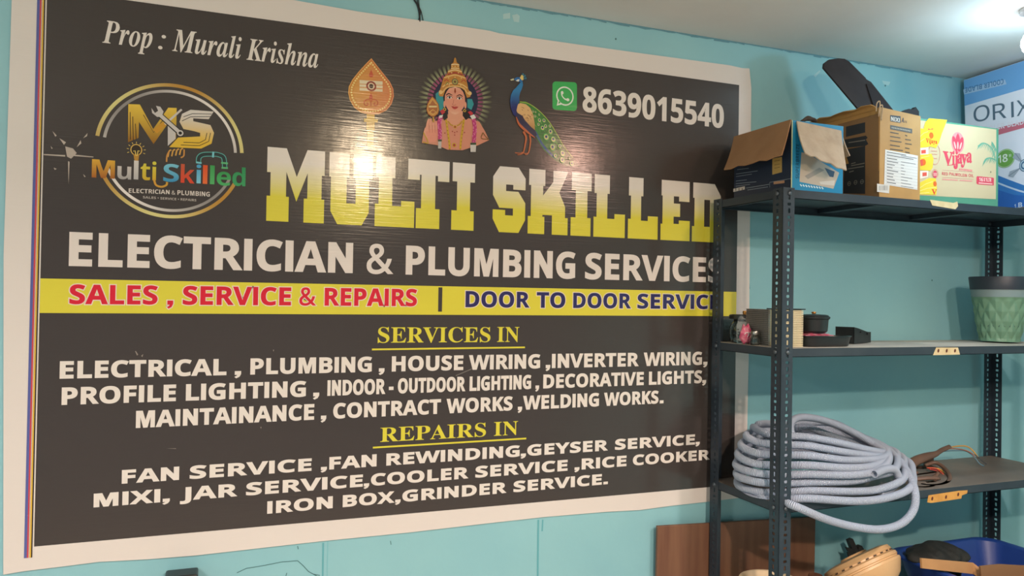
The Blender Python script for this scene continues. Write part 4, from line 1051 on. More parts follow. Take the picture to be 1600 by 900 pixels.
# necklaces, pendants, garlands
GN, RD = lin('#c9a22c'), lin('#9c3a30')
for side in (-1, 1):
    x = lambda v: 395 + side * v
    cv.stroke(zpts(f, (x(78), 575), (x(66), 660), (x(52), 760), (x(46), 835)), .0052, GN, smooth=5)
    cv.stroke(zpts(f, (x(62), 590), (x(40), 618), (x(16), 630)), .0036, lin('#b98a34'), smooth=4)
cv.up(.5)
for side in (-1, 1):
    for k in range(9):
        t_ = k / 8
        cv.ell(*f(395 + side * (78 - 32 * t_), 575 + 260 * t_), .0012, .0012, lin('#7a4a1c'), 8)
for px_, py_, r in ((395, 640, .0042), (388, 800, .0056)):
    cv.ell(*f(px_, py_), r, r, GN, 18)
    cv.up(.5)
    cv.ell(*f(px_, py_), r * .62, r * .62, RD, 18)
for x, y in ((372, 680), (392, 690), (412, 682), (392, 712), (306, 694), (478, 690)):
    cv.ell(*f(x, y), .0016, .0016, RD, 8)
cv.stroke(zpts(f, (118, 690), (160, 780), (112, 770)), .0030, lin('#b9962c'), smooth=3)
cv.stroke(zpts(f, (640, 690), (625, 740), (690, 750)), .0022, lin('#7a5a2c'), smooth=3)
cv.stroke(zpts(f, (640, 690), (660, 720), (688, 748)), .0022, lin('#7a5a2c'), smooth=3)
cv.up(.5)
for pts in (((275, 545), (256, 600), (262, 680), (262, 755)), ((555, 560), (568, 640), (566, 700), (558, 780))):
    cv.stroke(zpts(f, *pts), .0098, lin('#b83a74'), smooth=6)
cv.up(.5)
for pts in (((275, 545), (256, 600), (262, 680), (262, 755)), ((555, 560), (568, 640), (566, 700), (558, 780))):
    for p in catmull([(x, y, 0) for x, y in pts], 9):
        cv.ell(*f(p.x + rnd.uniform(-18, 18), p.y), .0016, .0014, lin('#d878a4'), 8)
for q, c in ((((262, 500), (290, 485), (310, 510), (282, 535)), '#b8343c'), (((505, 510), (530, 500), (555, 520), (535, 545)), '#b8343c'), (((258, 540), (290, 535), (280, 560), (256, 562)), '#d8d8d0'), (((525, 545), (560, 530), (580, 560), (545, 575)), '#d8d8d0'),
             (((246, 765), (276, 765), (274, 830), (246, 830)), '#b9b4b0'), (((528, 795), (580, 795), (576, 860), (530, 860)), '#c9c4c0'), (((244, 752), (278, 750), (278, 768), (246, 768)), '#3a4a34'), (((530, 780), (580, 778), (580, 798), (530, 798)), '#3a4a34')):
    cv.poly(zpts(f, *q), lin(c))
cv.up(.5)
# the small spear head held by the hand
sl = [(195, 368), (225, 400), (250, 440), (258, 490), (245, 530), (215, 552), (185, 552), (155, 530), (142, 490), (150, 440), (170, 400)]
for k, c in ((1.0, '#8a4a2c'), (.9, '#c9924a'), (.72, '#a8683a')):
    cv.poly([f(200 + (x - 200) * k, 470 + (y - 470) * k) for x, y in sl], lin(c))
    cv.up(.5)
cv.poly(zpts(f, (165, 455), (235, 455), (235, 470), (165, 470)), lin('#d8c48c'))
cv.stroke(zpts(f, (170, 440), (198, 400), (228, 440)), .0018, lin('#d8b060'))
cv.stroke(zpts(f, (170, 510), (200, 490), (230, 510), (200, 530), (170, 510)), .0018, lin('#d8b060'))
cv.stroke(zpts(f, (204, 552), (206, 600)), .0040, lin('#b9903c'))
keep('crowned_figure_picture', cv, VIN, ban)

# ---- peacock
f = Z(770, 100, 5.294)
cv.h = PH0
cv.up(.5)
TA, TB = f(230, 310), f(690, 850)
tail = [(215, 312), (270, 310), (330, 345), (400, 400), (460, 475), (520, 560), (560, 640), (620, 720), (690, 800), (718, 850), (660, 848), (600, 845), (540, 815), (480, 770), (420, 710), (375, 640), (345, 570), (300, 480)]
cv.poly(zpts(f, *tail), lambda x, y: mix(lin('#3f8a3c'), lin('#2c4a34'), min(1, max(0, (x - TA[0]) / (TB[0] - TA[0])))))
cv.up(.5)
cv.stroke(zpts(f, (225, 312), (300, 330), (390, 395), (470, 485), (540, 600), (590, 685), (660, 775)), .0020, lin('#9cb84a'), smooth=5)
cv.stroke(zpts(f, (350, 560), (400, 650), (450, 715), (520, 780)), .0060, lin('#2f5a8a'), smooth=5)
for k in range(60):
    t_ = rnd.random()
    x, y = 260 + 330 * t_ + rnd.uniform(-25, 25), 340 + 380 * t_ + rnd.uniform(-35, 45)
    cv.stroke(zpts(f, (x, y), (x + 16, y + 22)), .0012, lin(rnd.choice(('#6fb04a', '#4f9a4c', '#2f6a3c'))))
cv.up(.5)
for x, y, r in ((348, 432, 11), (385, 466, 15), (422, 468, 15), (376, 500, 12), (435, 515, 15), (410, 530, 18), (470, 515, 12), (475, 560, 20), (440, 605, 24), (498, 625, 22), (492, 690, 25), (552, 682, 17), (575, 740, 23), (515, 760, 17), (573, 795, 22), (650, 825, 17), (632, 782, 10), (380, 420, 9), (330, 395, 9), (350, 400, 8)):
    c0 = f(x, y)
    k = .000262
    cv.ell(c0[0], c0[1], r * k * 1.25, r * k * 1.45, lin('#4fae5c'), 18, .4)
    cv.up(.5)
    cv.ell(c0[0], c0[1], r * k * .95, r * k * 1.1, lin('#c9b878'), 18, .4)
    cv.up(.5)
    cv.ell(c0[0], c0[1] + r * k * .15, r * k * .58, r * k * .62, lin('#2f7a9c'), 14)
    cv.up(.5)
    cv.ell(c0[0] - r * k * .1, c0[1] + r * k * .2, r * k * .36, r * k * .4, lin('#1a2440'), 12)
cv.up(.5)
# legs
for pts, wd in ((((250, 560), (272, 610), (262, 680), (250, 735)), lambda t: .0062 - .0032 * t), (((302, 590), (308, 640), (300, 700), (292, 735)), lambda t: .0052 - .0024 * t), (((250, 735), (215, 740), (180, 735)), .0022), (((250, 737), (225, 750), (200, 752)), .0022), (((292, 737), (265, 742), (235, 730)), .0022), (((292, 737), (280, 750), (262, 750)), .0020)):
    cv.stroke(zpts(f, *pts), wd, lin('#b8643c'), smooth=4)
cv.up(.5)
# body, belly, wing, neck, head, crest
cv.poly(zpts(f, (180, 370), (185, 430), (215, 500), (270, 560), (340, 610), (360, 590), (330, 500), (270, 420), (240, 360)), lin('#2a2c4a'))
cv.up(.5)
cv.stroke(zpts(f, (190, 440), (215, 500), (275, 558), (345, 612)), lambda t: .0016 + .0052 * math.sin(math.pi * t), lin('#b9623c'), smooth=5)
cv.poly(zpts(f, (184, 370), (190, 340), (225, 325), (270, 335), (305, 365), (330, 420), (342, 490), (345, 550), (310, 520), (265, 470), (240, 430), (200, 405)), lambda x, y: mix(lin('#a87840'), lin('#d8b078'), min(1, max(0, (y - f(250, 550)[1]) / .04))))
cv.up(.5)
for k in range(34):
    x, y = rnd.uniform(205, 320), rnd.uniform(345, 500)
    if x < 205 + (y - 330) * .25:
        continue
    cv.stroke(zpts(f, (x, y), (x + 8, y + 9)), .0010, lin('#5a3a24'))
neck = [(212, 170), (240, 140), (246, 175), (236, 210), (222, 240), (214, 275), (216, 310), (200, 350), (190, 400), (192, 440), (165, 420), (146, 370), (138, 310), (145, 260), (165, 220), (192, 195)]
cv.poly(zpts(f, *neck), lambda x, y: mix(lin('#232a6a'), lin('#2f7ab0'), min(1, max(0, (y - f(0, 330)[1]) / .04))))
cv.up(.5)
cv.poly(zpts(f, (170, 128), (192, 112), (220, 112), (240, 128), (242, 150), (222, 152), (198, 145), (180, 136)), lin('#2f6aa8'))
cv.poly(zpts(f, (140, 132), (168, 122), (172, 136), (148, 140)), lin('#c9c49c'))
cv.up(.5)
cv.poly(zpts(f, (186, 142), (205, 128), (218, 132), (208, 150)), lin('#d8dcd8'))
cv.ell(*f(205, 126), .0011, .0011, lin('#101018'), 8)
for k in range(7):
    an = math.radians(85 - k * 15)
    cv.stroke(zpts(f, (234, 128), (234 + 42 * math.cos(an), 128 - 50 * math.sin(an))), lambda t: .0006 + .0030 * t, lin('#3f7a8c' if k % 2 else '#2c4a5c'))
cv.up(.5)
cv.poly(zpts(f, (220, 118), (232, 92), (248, 100), (250, 134), (236, 138)), lin('#d8c070'))
keep('peacock_picture', cv, VIN, ban)

# ---- green telephone message icon
f = Z(770, 100, 5.294)
cv.h = PH0
cv.up(.5)
pts = []
for cx_, cy_, a0 in ((668, 178, -90), (668, 362, 0), (520, 352, 90), (520, 172, 180)):
    for k in range(6):
        an = math.radians(a0 + k * 18)
        pts.append(f(cx_ + 27 * math.cos(an), cy_ + 27 * math.sin(an)))
cv.poly(pts, lin('#3fae5c'))
cv.up(.5)
c0 = f(596, 266)
rr = (f(668, 266)[0] - f(524, 266)[0]) / 2
cv.ring(c0[0], c0[1], rr, rr - .0036, lin('#dfe6dc'), 60)
cv.up(.5)
cv.poly(zpts(f, (528, 345), (540, 288), (556, 318), (585, 332)), lin('#dfe6dc'))
cv.up(.5)
cv.poly(zpts(f, (540, 330), (547, 305), (560, 322)), lin('#3fae5c'))
cv.up(.5)
cv.stroke(zpts(f, (570, 236), (572, 262), (592, 288), (622, 300)), lambda t: .0052 - .0022 * math.sin(math.pi * t), lin('#dfe6dc'), smooth=5)
cv.ell(*f(573, 238), .0040, .0044, lin('#dfe6dc'), 14)
cv.ell(*f(620, 296), .0044, .0040, lin('#dfe6dc'), 14)
keep('message_icon', cv, VIN, ban)

# ---- scuffs where the print has cracked white
f = Z(0, 0, 2.5)
cv.h = PH0
cv.up(.5)
SCF = lin('#b9ada2')
for q in (((205, 512), (222, 530), (216, 534)), ((232, 540), (258, 556), (250, 566)), ((255, 572), (285, 580), (300, 598), (278, 620), (262, 612)), ((170, 602), (255, 606), (255, 612), (172, 606)),
          ((290, 604), (365, 612), (365, 615), (290, 610)), ((300, 575), (315, 548), (318, 560)), ((325, 540), (342, 520), (340, 532)), ((210, 655), (222, 660), (214, 664)), ((266, 630), (272, 632), (268, 720)), ((325, 680), (335, 690), (330, 692)), ((198, 570), (206, 580), (202, 582))):
    cv.poly(zpts(f, *q), SCF)
f = Z(80, 530, 4)
cv.h = PH0
for q in (((524, 74), (530, 74), (544, 96), (536, 102)), ((562, 104), (576, 92), (570, 112)), ((1385, 66), (1393, 66), (1390, 78)), ((718, 682), (780, 682), (780, 685)), ((1306, 548), (1314, 548), (1312, 560))):
    cv.poly(zpts(f, *q), lin('#8f867e'))
cv.stroke([S(712, 587), S(738, 576)], .0022, lin('#75706a'))
keep('print_scuffs', cv, VIN, ban)

# ------------------------------------------------------------------ the slotted-angle rack
RX0, RX1, RY0, RY1 = 1.638, 2.747, -0.312, -0.030      # outer corners of the posts
TOPZ = 1.812
STEEL = mat('dark_blue_steel', '#28323c', 0.42, spec=0.5, noise=(14, '#323d47', 0.8), bump=(60, 0.04))


def dusty(name, base, dust, amount):
    """painted sheet steel whose upward faces carry a film of dust"""
    M = mat(name, base, 0.5, noise=(9, '#39434a', 0.6)).copy()
    M.name = name
    nt = M.node_tree
    b = nt.nodes['Principled BSDF']
    src = b.inputs['Base Color'].links[0].from_socket
    g = nt.nodes.new('ShaderNodeNewGeometry')
    sp = nt.nodes.new('ShaderNodeSeparateXYZ')
    nt.links.new(g.outputs['True Normal'], sp.inputs[0])
    n = nt.nodes.new('ShaderNodeTexNoise')
    n.inputs['Scale'].default_value = 6
    n.inputs['Detail'].default_value = 6
    nt.links.new(g.outputs['Position'], n.inputs['Vector'])
    mr = nt.nodes.new('ShaderNodeMapRange')
    mr.inputs[1].default_value, mr.inputs[2].default_value = 0.35, 0.65
    mr.inputs[3].default_value, mr.inputs[4].default_value = amount * .6, amount
    nt.links.new(n.outputs['Fac'], mr.inputs[0])
    gt = nt.nodes.new('ShaderNodeMath')
    gt.operation = 'GREATER_THAN'
    gt.inputs[1].default_value = 0.8
    nt.links.new(sp.outputs['Z'], gt.inputs[0])
    mu = nt.nodes.new('ShaderNodeMath')
    mu.operation = 'MULTIPLY'
    nt.links.new(gt.outputs[0], mu.inputs[0])
    nt.links.new(mr.outputs[0], mu.inputs[1])
    mx = nt.nodes.new('ShaderNodeMix')
    mx.data_type = 'RGBA'
    mx.inputs[7].default_value = lin(dust) + (1,)
    nt.links.new(src, mx.inputs[6])
    nt.links.new(mu.outputs[0], mx.inputs[0])
    nt.links.new(mx.outputs[2], b.inputs['Base Color'])
    return M


def flange(bm, O, U, V, N, wd, n, pitch, t, y0=0.0):
    """a strip of n cells with alternating upright and cross slots"""
    O, U, V, N = map(Vector, (O, U, V, N))
    new = []
    for i in range(n):
        b0, b1 = y0 + i * pitch, y0 + (i + 1) * pitch
        cx, cy = wd * 0.55, (b0 + b1) / 2
        hw, hh = ((.0031, .0060) if i % 2 else (.0054, .0036))
        q = .0018
        octo = [(hw, -hh + q), (hw, hh - q), (hw - q, hh), (-hw + q, hh), (-hw, hh - q), (-hw, -hh + q), (-hw + q, -hh), (hw - q, -hh)]
        R0, R1, T0, T1, L0, L1, B0, B1 = range(4, 12)
        P = [(0, b0), (wd, b0), (wd, b1), (0, b1)] + [(cx + x, cy + y) for x, y in octo]
        sides = []
        for k in (0, 1):
            vs = [bm.verts.new(O + U * x + V * y + N * (t * k)) for x, y in P]
            sides.append(vs)
            new += vs
            for fc in ((1, 2, R1, R0), (2, 3, T1, T0), (3, 0, L1, L0), (0, 1, B1, B0), (2, T0, R1), (3, L0, T1), (0, B0, L1), (1, R0, B1)):
                bm.faces.new([vs[j] for j in (fc if k else fc[::-1])])
        A, B = sides
        for j in range(8):
            a, b = 4 + j, 4 + (j + 1) % 8
            bm.faces.new((A[a], A[b], B[b], B[a]))
        for a, b in ((1, 2), (3, 0)):
            bm.faces.new((A[a], B[a], B[b], A[b]))
        if i == 0:
            bm.faces.new((A[0], B[0], B[1], A[1]))
        if i == n - 1:
            bm.faces.new((A[2], B[2], B[3], A[3]))
    return new


rack = thing('storage_rack', 'dark blue slotted steel rack of open shelves standing before the banner', 'storage rack', (RX0, RY0, 0))
bm = bmesh.new()
PITCH = TOPZ / 111
flange(bm, (0, 0, 0), (1, 0, 0), (0, 0, 1), (0, 1, 0), 0.036, 111, PITCH, .002)
flange(bm, (0, 0, 0), (0, 1, 0), (0, 0, 1), (1, 0, 0), 0.036, 111, PITCH, .002)
bmesh.ops.remove_doubles(bm, verts=bm.verts, dist=1e-5)
post_me = bpy.data.meshes.new('post')
bmesh.ops.recalc_face_normals(bm, faces=bm.faces)
bm.to_mesh(post_me)
bm.free()
post_me.materials.append(STEEL)
W, Dp = RX1 - RX0, RY1 - RY0
posts = []
for (x, y), a in (((0, 0), 0), ((W, 0), 90), ((W, Dp), 180), ((0, Dp), 270)):
    p = link('post', post_me, None, rack)
    p.location = (x, y, 0)
    p.rotation_euler = (0, 0, math.radians(a))
    posts.append(p)

DUST = [('dusty_shelf_pale', '#8f8a80', .55), ('dusty_shelf_cream', '#d3c9ba', .95), ('dusty_shelf_brown', '#8f7f70', .7), ('dusty_shelf_pale', '#8f8a80', .55), ('dusty_shelf_pale', '#8f8a80', .55)]
SHELF_Z = (1.808, 1.414, 1.030, 0.640, 0.250)
shelves = []
FL = .022
for z, (dn, dc, da) in zip(SHELF_Z, DUST):
    M = MATS.get(dn + '_x') or MATS.setdefault(dn + '_x', dusty(dn, '#28323c', dc, da))
    bm = bmesh.new()
    e = .0023
    x0, x1, y0, y1 = e, W - e, e, Dp - e
    t = .0014
    box(bm, (x0, y0, z - t), (x1, y1, z))
    for lo, hi in (((x0, y0, z - FL), (x1, y0 + t, z - t)), ((x0, y1 - t, z - FL), (x1, y1, z - t)), ((x0, y0, z - FL), (x0 + t, y1, z - t)), ((x1 - t, y0, z - FL), (x1, y1, z - t)),
                   ((x0, y0, z - FL), (x1, y0 + .010, z - FL + t)), ((x0, y1 - .010, z - FL), (x1, y1, z - FL + t)), ((x0, y0, z - FL), (x0 + .010, y1, z - FL + t)),
                   ((W * .33, y0 + .002, z - .014), (W * .33 + .03, y1 - .002, z - t)), ((W * .66, y0 + .002, z - .014), (W * .66 + .03, y1 - .002, z - t))):
        box(bm, lo, hi)
    s = obj('shelf', bm, M, rack)
    shelves.append(s)

# round bolt heads where the shelves meet the posts we can see
BOLT = mat('worn_bolt', '#59626a', 0.35, metal=0.6)
bm = bmesh.new()
lathe(bm, [(0, .0046), (.0034, .0042), (.0056, .0022), (.0060, 0), (0, 0)], 14, Matrix.Rotation(math.radians(90), 4, 'X'))
bolt_me = bpy.data.meshes.new('bolt')
bmesh.ops.recalc_face_normals(bm, faces=bm.faces)
bm.to_mesh(bolt_me)
bm.free()
for p in bolt_me.polygons:
    p.use_smooth = True
bolt_me.materials.append(BOLT)
for pi, faces in ((0, 'ab'), (3, 'b'), (2, 'a')):
    for z in SHELF_Z[:3]:
        for fc in faces:
            b = link('bolt', bolt_me, None, posts[pi])
            zz = z - .010
            if pi == 0 and fc == 'a':
                b.location = (.0200, 0, zz)
            elif pi == 0:
                b.location = (0, .0200, zz)
                b.rotation_euler = (0, 0, math.radians(-90))
            elif pi == 3:                                    # outer face of the back-left post, post turned by 270 degrees
                b.location = (.0200, 0, zz)
            else:
                b.location = (.020, .0025, zz)
                b.rotation_euler = (0, 0, math.radians(180))

# masking tape stuck over the front lips of the shelves
TAPE = mat('masking_tape', '#d9c79c', 0.6, noise=(40, '#c4ad7c', 0.7))
TAPE2 = mat('yellowed_masking_tape', '#cf9a4c', 0.6, noise=(40, '#b98238', 0.7))
RUST = lin('#5a2e20')
for k, (q, M, spots, lab) in enumerate(((((1453, 312), (1457, 321), (1493, 327), (1497, 322), (1496, 315), (1490, 317)), TAPE, (), 'plain cream strip of masking tape'),
                                        (((1463, 543), (1458, 555), (1500, 554), (1497, 543)), TAPE, ((1466, 548), (1479, 548), (1492, 548)), 'cream masking tape with three rust spots'),
                                        (((1451, 774), (1450, 779), (1449, 785), (1455, 786), (1502, 779), (1503, 774), (1511, 771), (1512, 766), (1497, 767)), TAPE2, ((1456.5, 779), (1478, 776.5), (1497, 772.5)), 'yellowed masking tape with three rust spots'))):
    yf = RY0 + .0023 - .0006
    pts = [at(px, py, yf) for px, py in q]
    off = Vector(rack.location)
    bm = bmesh.new()
    plate(bm, [p - off for p in pts], .0008, (0, -1, 0))
    t = obj('tape_strip', bm, M, shelves[k])
    t['label'] = lab
    if spots:
        cvt = Canvas((0, yf, 0), (1, 0, 0), (0, 0, 1), off=.0005)
        for px, py in spots:
            a = cvt.uv(px, py)
            cvt.ell(a[0], a[1], .0036, .0052, RUST, 14, -.3)
        o = cvt.build('rust_spots', print_mat('rust', .9), t)
        o.data.transform(Matrix.Translation(-off))

# ------------------------------------------------------------------ cartons on the top shelf
T = SHELF_Z[0] + .0005
KRAFT = '#a27a4e'


def carton_faces(bm, x0, x1, y0, y1, z0, z1, t=.003, open_top=True):
    """four walls and a bottom of real board thickness"""
    box(bm, (x0, y0, z0), (x1, y1, z0 + t))
    box(bm, (x0, y0, z0 + t), (x1, y0 + t, z1))
    box(bm, (x0, y1 - t, z0 + t), (x1, y1, z1))
    box(bm, (x0, y0 + t, z0 + t), (x0 + t, y1 - t, z1))
    box(bm, (x1 - t, y0 + t, z0 + t), (x1, y1 - t, z1))
    if not open_top:
        box(bm, (x0 + t, y0 + t, z1 - t), (x1 - t, y1 - t, z1))


BOARD = mat('grey_board', '#b9a68e', 0.8, noise=(20, '#a9957b', 0.6))
PAPER = print_mat('coated_paper', 0.38)
PAPERM = print_mat('matt_paper', 0.65)

# -- blue fan carton with its flaps hanging open
bx0, bx1, by0, by1, bz1 = 1.676, 1.842, -.296, -.070, T + .176
c1 = thing('open_carton', 'blue cardboard carton with its brown flaps hanging open on the top shelf', 'carton', (bx0, by0, T), 'cartons on the top shelf')
bm = bmesh.new()
carton_faces(bm, bx0, bx1, by0, by1, T, bz1)
bmesh.ops.translate(bm, verts=bm.verts, vec=-c1.location)
obj('body', bm, BOARD, c1)
NAVY, CYAN = lin('#1d2c42'), lin('#1f86b5')


def put(cnv, name, M, parent):
    return keep(name, cnv, M, parent)


L1 = Canvas((bx0, by1, T), (0, -1, 0), (0, 0, 1), off=.0004)
L1.rect(0, 0, by1 - by0, bz1 - T, NAVY)
L1.up()
LINE = lin('#9aa6b0')
for x0, x1, y, y2 in ((1152, 1170, 265, 263), (1150, 1184, 272, 267), (1150, 1175, 276, 272), (1150, 1167, 283, 281), (1150, 1182, 287, 284), (1150, 1172, 291, 288), (1166, 1202, 294, 288), (1168, 1200, 297, 292)):
    a, b = L1.uv(x0, y), L1.uv(x1, y2)
    L1.stroke([a, b], .0012, LINE)
L1.poly([L1.uv(*p) for p in ((1207, 248), (1222, 245), (1222, 269), (1207, 273))], lin('#b99a5c'))
L1.poly([L1.uv(*p) for p in ((1146, 295), (1164, 291), (1164, 296), (1146, 300))], lin('#cfc4bb'))
L1.stroke([L1.uv(1203, 285), L1.uv(1203, 293)], .0010, LINE)
L1.stroke([L1.uv(1203, 285), L1.uv(1236, 279)], .0010, LINE)
L1.poly([L1.uv(*p) for p in ((1209, 284), (1226, 282), (1226, 286), (1209, 288))], lin('#b98a6a'))
L1.up()
for y in (252, 258, 263):
    L1.stroke([L1.uv(1210, y), L1.uv(1219, y - 2)], .0014, lin('#6a5634'))
for x in (1150, 1155, 1160):
    L1.stroke([L1.uv(x, 294), L1.uv(x, 298)], .0030, lin('#4a3a34'))
put(L1, 'navy_side_print', PAPER, c1)
F1 = Canvas((bx0, by0, T), (1, 0, 0), (0, 0, 1), off=.0004)
F1.rect(0, 0, bx1 - bx0, bz1 - T, CYAN)
F1.up()
F1.rect(0, 0, .0030, bz1 - T, lin('#b9c79c'))
F1.poly([F1.uv(*p) for p in ((1252, 238), (1262, 240), (1311, 270), (1302, 295), (1249, 284))], lin('#b5ac9e'))
F1.up()
F1.poly([F1.uv(*p) for p in ((1257, 275), (1280, 262), (1288, 266), (1262, 280))], lin('#8f8d86'))
F1.poly([F1.uv(*p) for p in ((1288, 262), (1304, 268), (1302, 277), (1296, 276))], lin('#2c4a66'))
F1.poly([F1.uv(*p) for p in ((1280, 284), (1304, 282), (1303, 290), (1282, 288))], lin('#c9c7c0'))
for k in range(9):
    x = 1250 + k * 4.2
    F1.stroke([F1.uv(x, 288 + k * .55), F1.uv(x + 2.5, 291 + k * .55)], .0032, lin('#cfe0e6'))
Wt = lin('#0f4a6a')


def vt(x, y):      # reads upwards along the left border
    return (x, y)


a, b = F1.uv(1245.5, 279), F1.uv(1247, 225)
hh = .0105
F1.text('b', 'SUPERBREEZE', 0, b[1] - a[1], 0, hh, Wt, vert=lambda x, y: (a[0] + hh * .5 - y, a[1] + x))
put(F1, 'blue_front_print', PAPER, c1)
FLAP = mat('brown_flap', '#9a7350', 0.75, noise=(18, '#8c6644', 0.6), bump=(30, .08))
FLAP2 = mat('pale_torn_flap', '#bfae97', 0.8, noise=(22, '#a8927a', 0.8), bump=(14, .5))


def flap(name, hinge_a, hinge_b, far_b, far_a, material, parent, thick=.003, sag=.006, mid=()):
    """bent board: hinge edge a-b, far edge far_b - far_a"""
    bm = bmesh.new()
    nu, nv = 8, 5
    ha, hb, fb_, fa_ = map(Vector, (hinge_a, hinge_b, far_b, far_a))
    N = (hb - ha).cross(fa_ - ha).normalized()
    g = []
    for j in range(nv + 1):
        row = []
        for i in range(nu + 1):
            u, v = i / nu, j / nv
            p = (ha.lerp(hb, u)).lerp(fa_.lerp(fb_, u), v)
            p += N * (sag * math.sin(math.pi * v) * (.6 + .4 * math.sin(5 * u)))
            if j == nv:
                p += (fa_ - ha).normalized() * .004 * math.sin(i * 2.3)
            row.append(p)
        g.append(row)
    A = [[bm.verts.new(p) for p in r] for r in g]
    B = [[bm.verts.new(p - N * thick) for p in r] for r in g]
    for j in range(nv):
        for i in range(nu):
            bm.faces.new((A[j][i], A[j][i + 1], A[j + 1][i + 1], A[j + 1][i]))
            bm.faces.new((B[j][i], B[j + 1][i], B[j + 1][i + 1], B[j][i + 1]))
    for i in range(nu):
        bm.faces.new((A[0][i], B[0][i], B[0][i + 1], A[0][i + 1]))
        bm.faces.new((A[nv][i], A[nv][i + 1], B[nv][i + 1], B[nv][i]))
    for j in range(nv):
        bm.faces.new((A[j][0], A[j + 1][0], B[j + 1][0], B[j][0]))
        bm.faces.new((A[j][nu], B[j][nu], B[j + 1][nu], A[j + 1][nu]))
    bmesh.ops.translate(bm, verts=bm.verts, vec=-parent.location)
    return obj(name, bm, material, parent)


def atx(px, py, x):
    d = ray(px, py)
    return CAM + d * ((x - CAM.x) / d.x)


flap('side_flap', (bx0 - .0005, by1, bz1), (bx0 - .0005, by0, bz1), atx(1222, 244, 1.640), atx(1132, 266, 1.612), FLAP, c1)
flap('back_flap', (bx0 + .004, by1 + .002, bz1), (bx1 - .004, by1 + .002, bz1), (bx1 - .006, by1 + .030, bz1 - .07), (bx0 + .006, by1 + .030, bz1 - .07), FLAP, c1)
flap('front_flap', (bx0 + .013, by0 - .001, bz1 - .003), (bx1 - .010, by0 - .001, bz1 - .014), at(1322, 268, -.352), at(1257, 240, -.345), FLAP2, c1)
flap('side_flap', (bx1 - .001, by0 + .01, bz1), (bx1 - .001, by1 - .01, bz1), (bx1 + .040, by1 - .02, bz1 - .07), (bx1 + .042, by0 + .02, bz1 - .07), FLAP2, c1)

# -- brown fan carton
nx0, nx1, ny0, ny1, nz1 = 1.962, 2.106, -.300, -.060, T + .232
c2 = thing('tall_carton', 'tall brown cardboard carton with a white specification label and dark printed side', 'carton', (nx0, ny0, T), 'cartons on the top shelf')
bm = bmesh.new()
carton_faces(bm, nx0, nx1, ny0, ny1, T, nz1)
for v in bm.verts:                                # tired board: the tops lean a little
    if v.co.z > nz1 - .01:
        v.co.x += rnd.uniform(-.002, .002)
        v.co.z += .006 if v.co.x < nx0 + .02 else -.004
bmesh.ops.translate(bm, verts=bm.verts, vec=-c2.location)
KR = mat('kraft_board', '#b98f52', 0.7, noise=(16, '#a8804a', 0.6), bump=(25, .05))
obj('body', bm, KR, c2)
L2 = Canvas((nx0, ny1, T), (0, -1, 0), (0, 0, 1), off=.0004)
INK = lin('#2b3038')
wd_ = ny1 - ny0
L2.rect(0, 0, wd_, .222, lin('#8a6a47'))
L2.up()
for q in (((1322, 198), (1352, 191), (1352, 207), (1322, 214)), ((1316, 219), (1353, 212), (1356, 215), (1353, 218), (1357, 225), (1352, 228), (1322, 231), (1318, 225)), ((1320, 234), (1352, 228), (1352, 303), (1318, 302))):
    L2.poly([L2.uv(*p) for p in q], INK)
L2.up()
TX = lin('#8f8c84')
for x0, x1, y, y2 in ((1326, 1352, 223, 219), (1330, 1337, 256, 254), (1330, 1351, 259, 255), (1325, 1350, 264, 260), (1327, 1334, 269, 267)):
    L2.stroke([L2.uv(x0, y), L2.uv(x1, y2)], .0022, TX)
for x, y in ((1327, 287), (1337, 285), (1347, 284)):
    a = L2.uv(x, y)
    L2.ring(a[0], a[1], .0060, .0046, TX, 20)
    L2.stroke([(a[0] - .004, a[1]), (a[0] + .004, a[1])], .0014, TX)
put(L2, 'dark_side_print', PAPERM, c2)
F2 = Canvas((nx0, ny0, T), (1, 0, 0), (0, 0, 1), off=.0004)
f2 = lambda x, y: F2.uv(1290 + x / 5.625, 150 + y / 5.625)
z2 = lambda *P: [f2(*p) for p in P]
F2.poly(z2((567, 168), (658, 178), (658, 238), (567, 222)), INK)
F2.poly(z2((567, 255), (760, 290), (760, 330), (567, 292)), lin('#54524c'))
F2.up()
a, b, t = f2(574, 218), f2(650, 232), f2(574, 180)
F2.text('b', 'NIXI', a[0], b[0], a[1], t[1] - a[1], lin('#cfcac0'), z=lambda x: a[1] + (b[1] - a[1]) * (x - a[0]) / (b[0] - a[0]))
a2, b2, t2 = f2(664, 232), f2(714, 240), f2(668, 190)
F2.text('b', 'A', a2[0], a2[0] + (b2[0] - a2[0]) * .45, a2[1], t2[1] - a2[1], lin('#3a3a3c'), slant=.18)
F2.ring(a2[0] + (b2[0] - a2[0]) * .90, a2[1] + .0030, .0026, .0014, lin('#3a3a3c'), 18, 40, 320)
F2.stroke([(a2[0] + (b2[0] - a2[0]) * .56, a2[1]), (a2[0] + (b2[0] - a2[0]) * .60, a2[1] + .0052), (a2[0] + (b2[0] - a2[0]) * .74, a2[1] + .0056)], .0012, lin('#3a3a3c'))
DK = lin('#4f463a')
for y in (318, 355, 392, 430, 466):
    F2.stroke([f2(566, y), f2(566 + (100, 86, 112, 76, 90)[(y // 37) % 5], y + 14)], .0026, DK)
    F2.stroke([f2(698, y + 26), f2(698 + (58, 38, 40, 18, 50)[(y // 37) % 5], y + 34)], .0026, DK)
for k in range(12):
    F2.stroke([f2(580 + k * 14, 277 + k * 2.6), f2(588 + k * 14, 279 + k * 2.6)], .0030, lin('#b0a894'))
put(F2, 'front_print', PAPERM, c2)
F2.up()
F2.poly(z2((522, 470), (810, 525), (805, 825), (512, 778)), lin('#d9d8d4'))
F2.up()
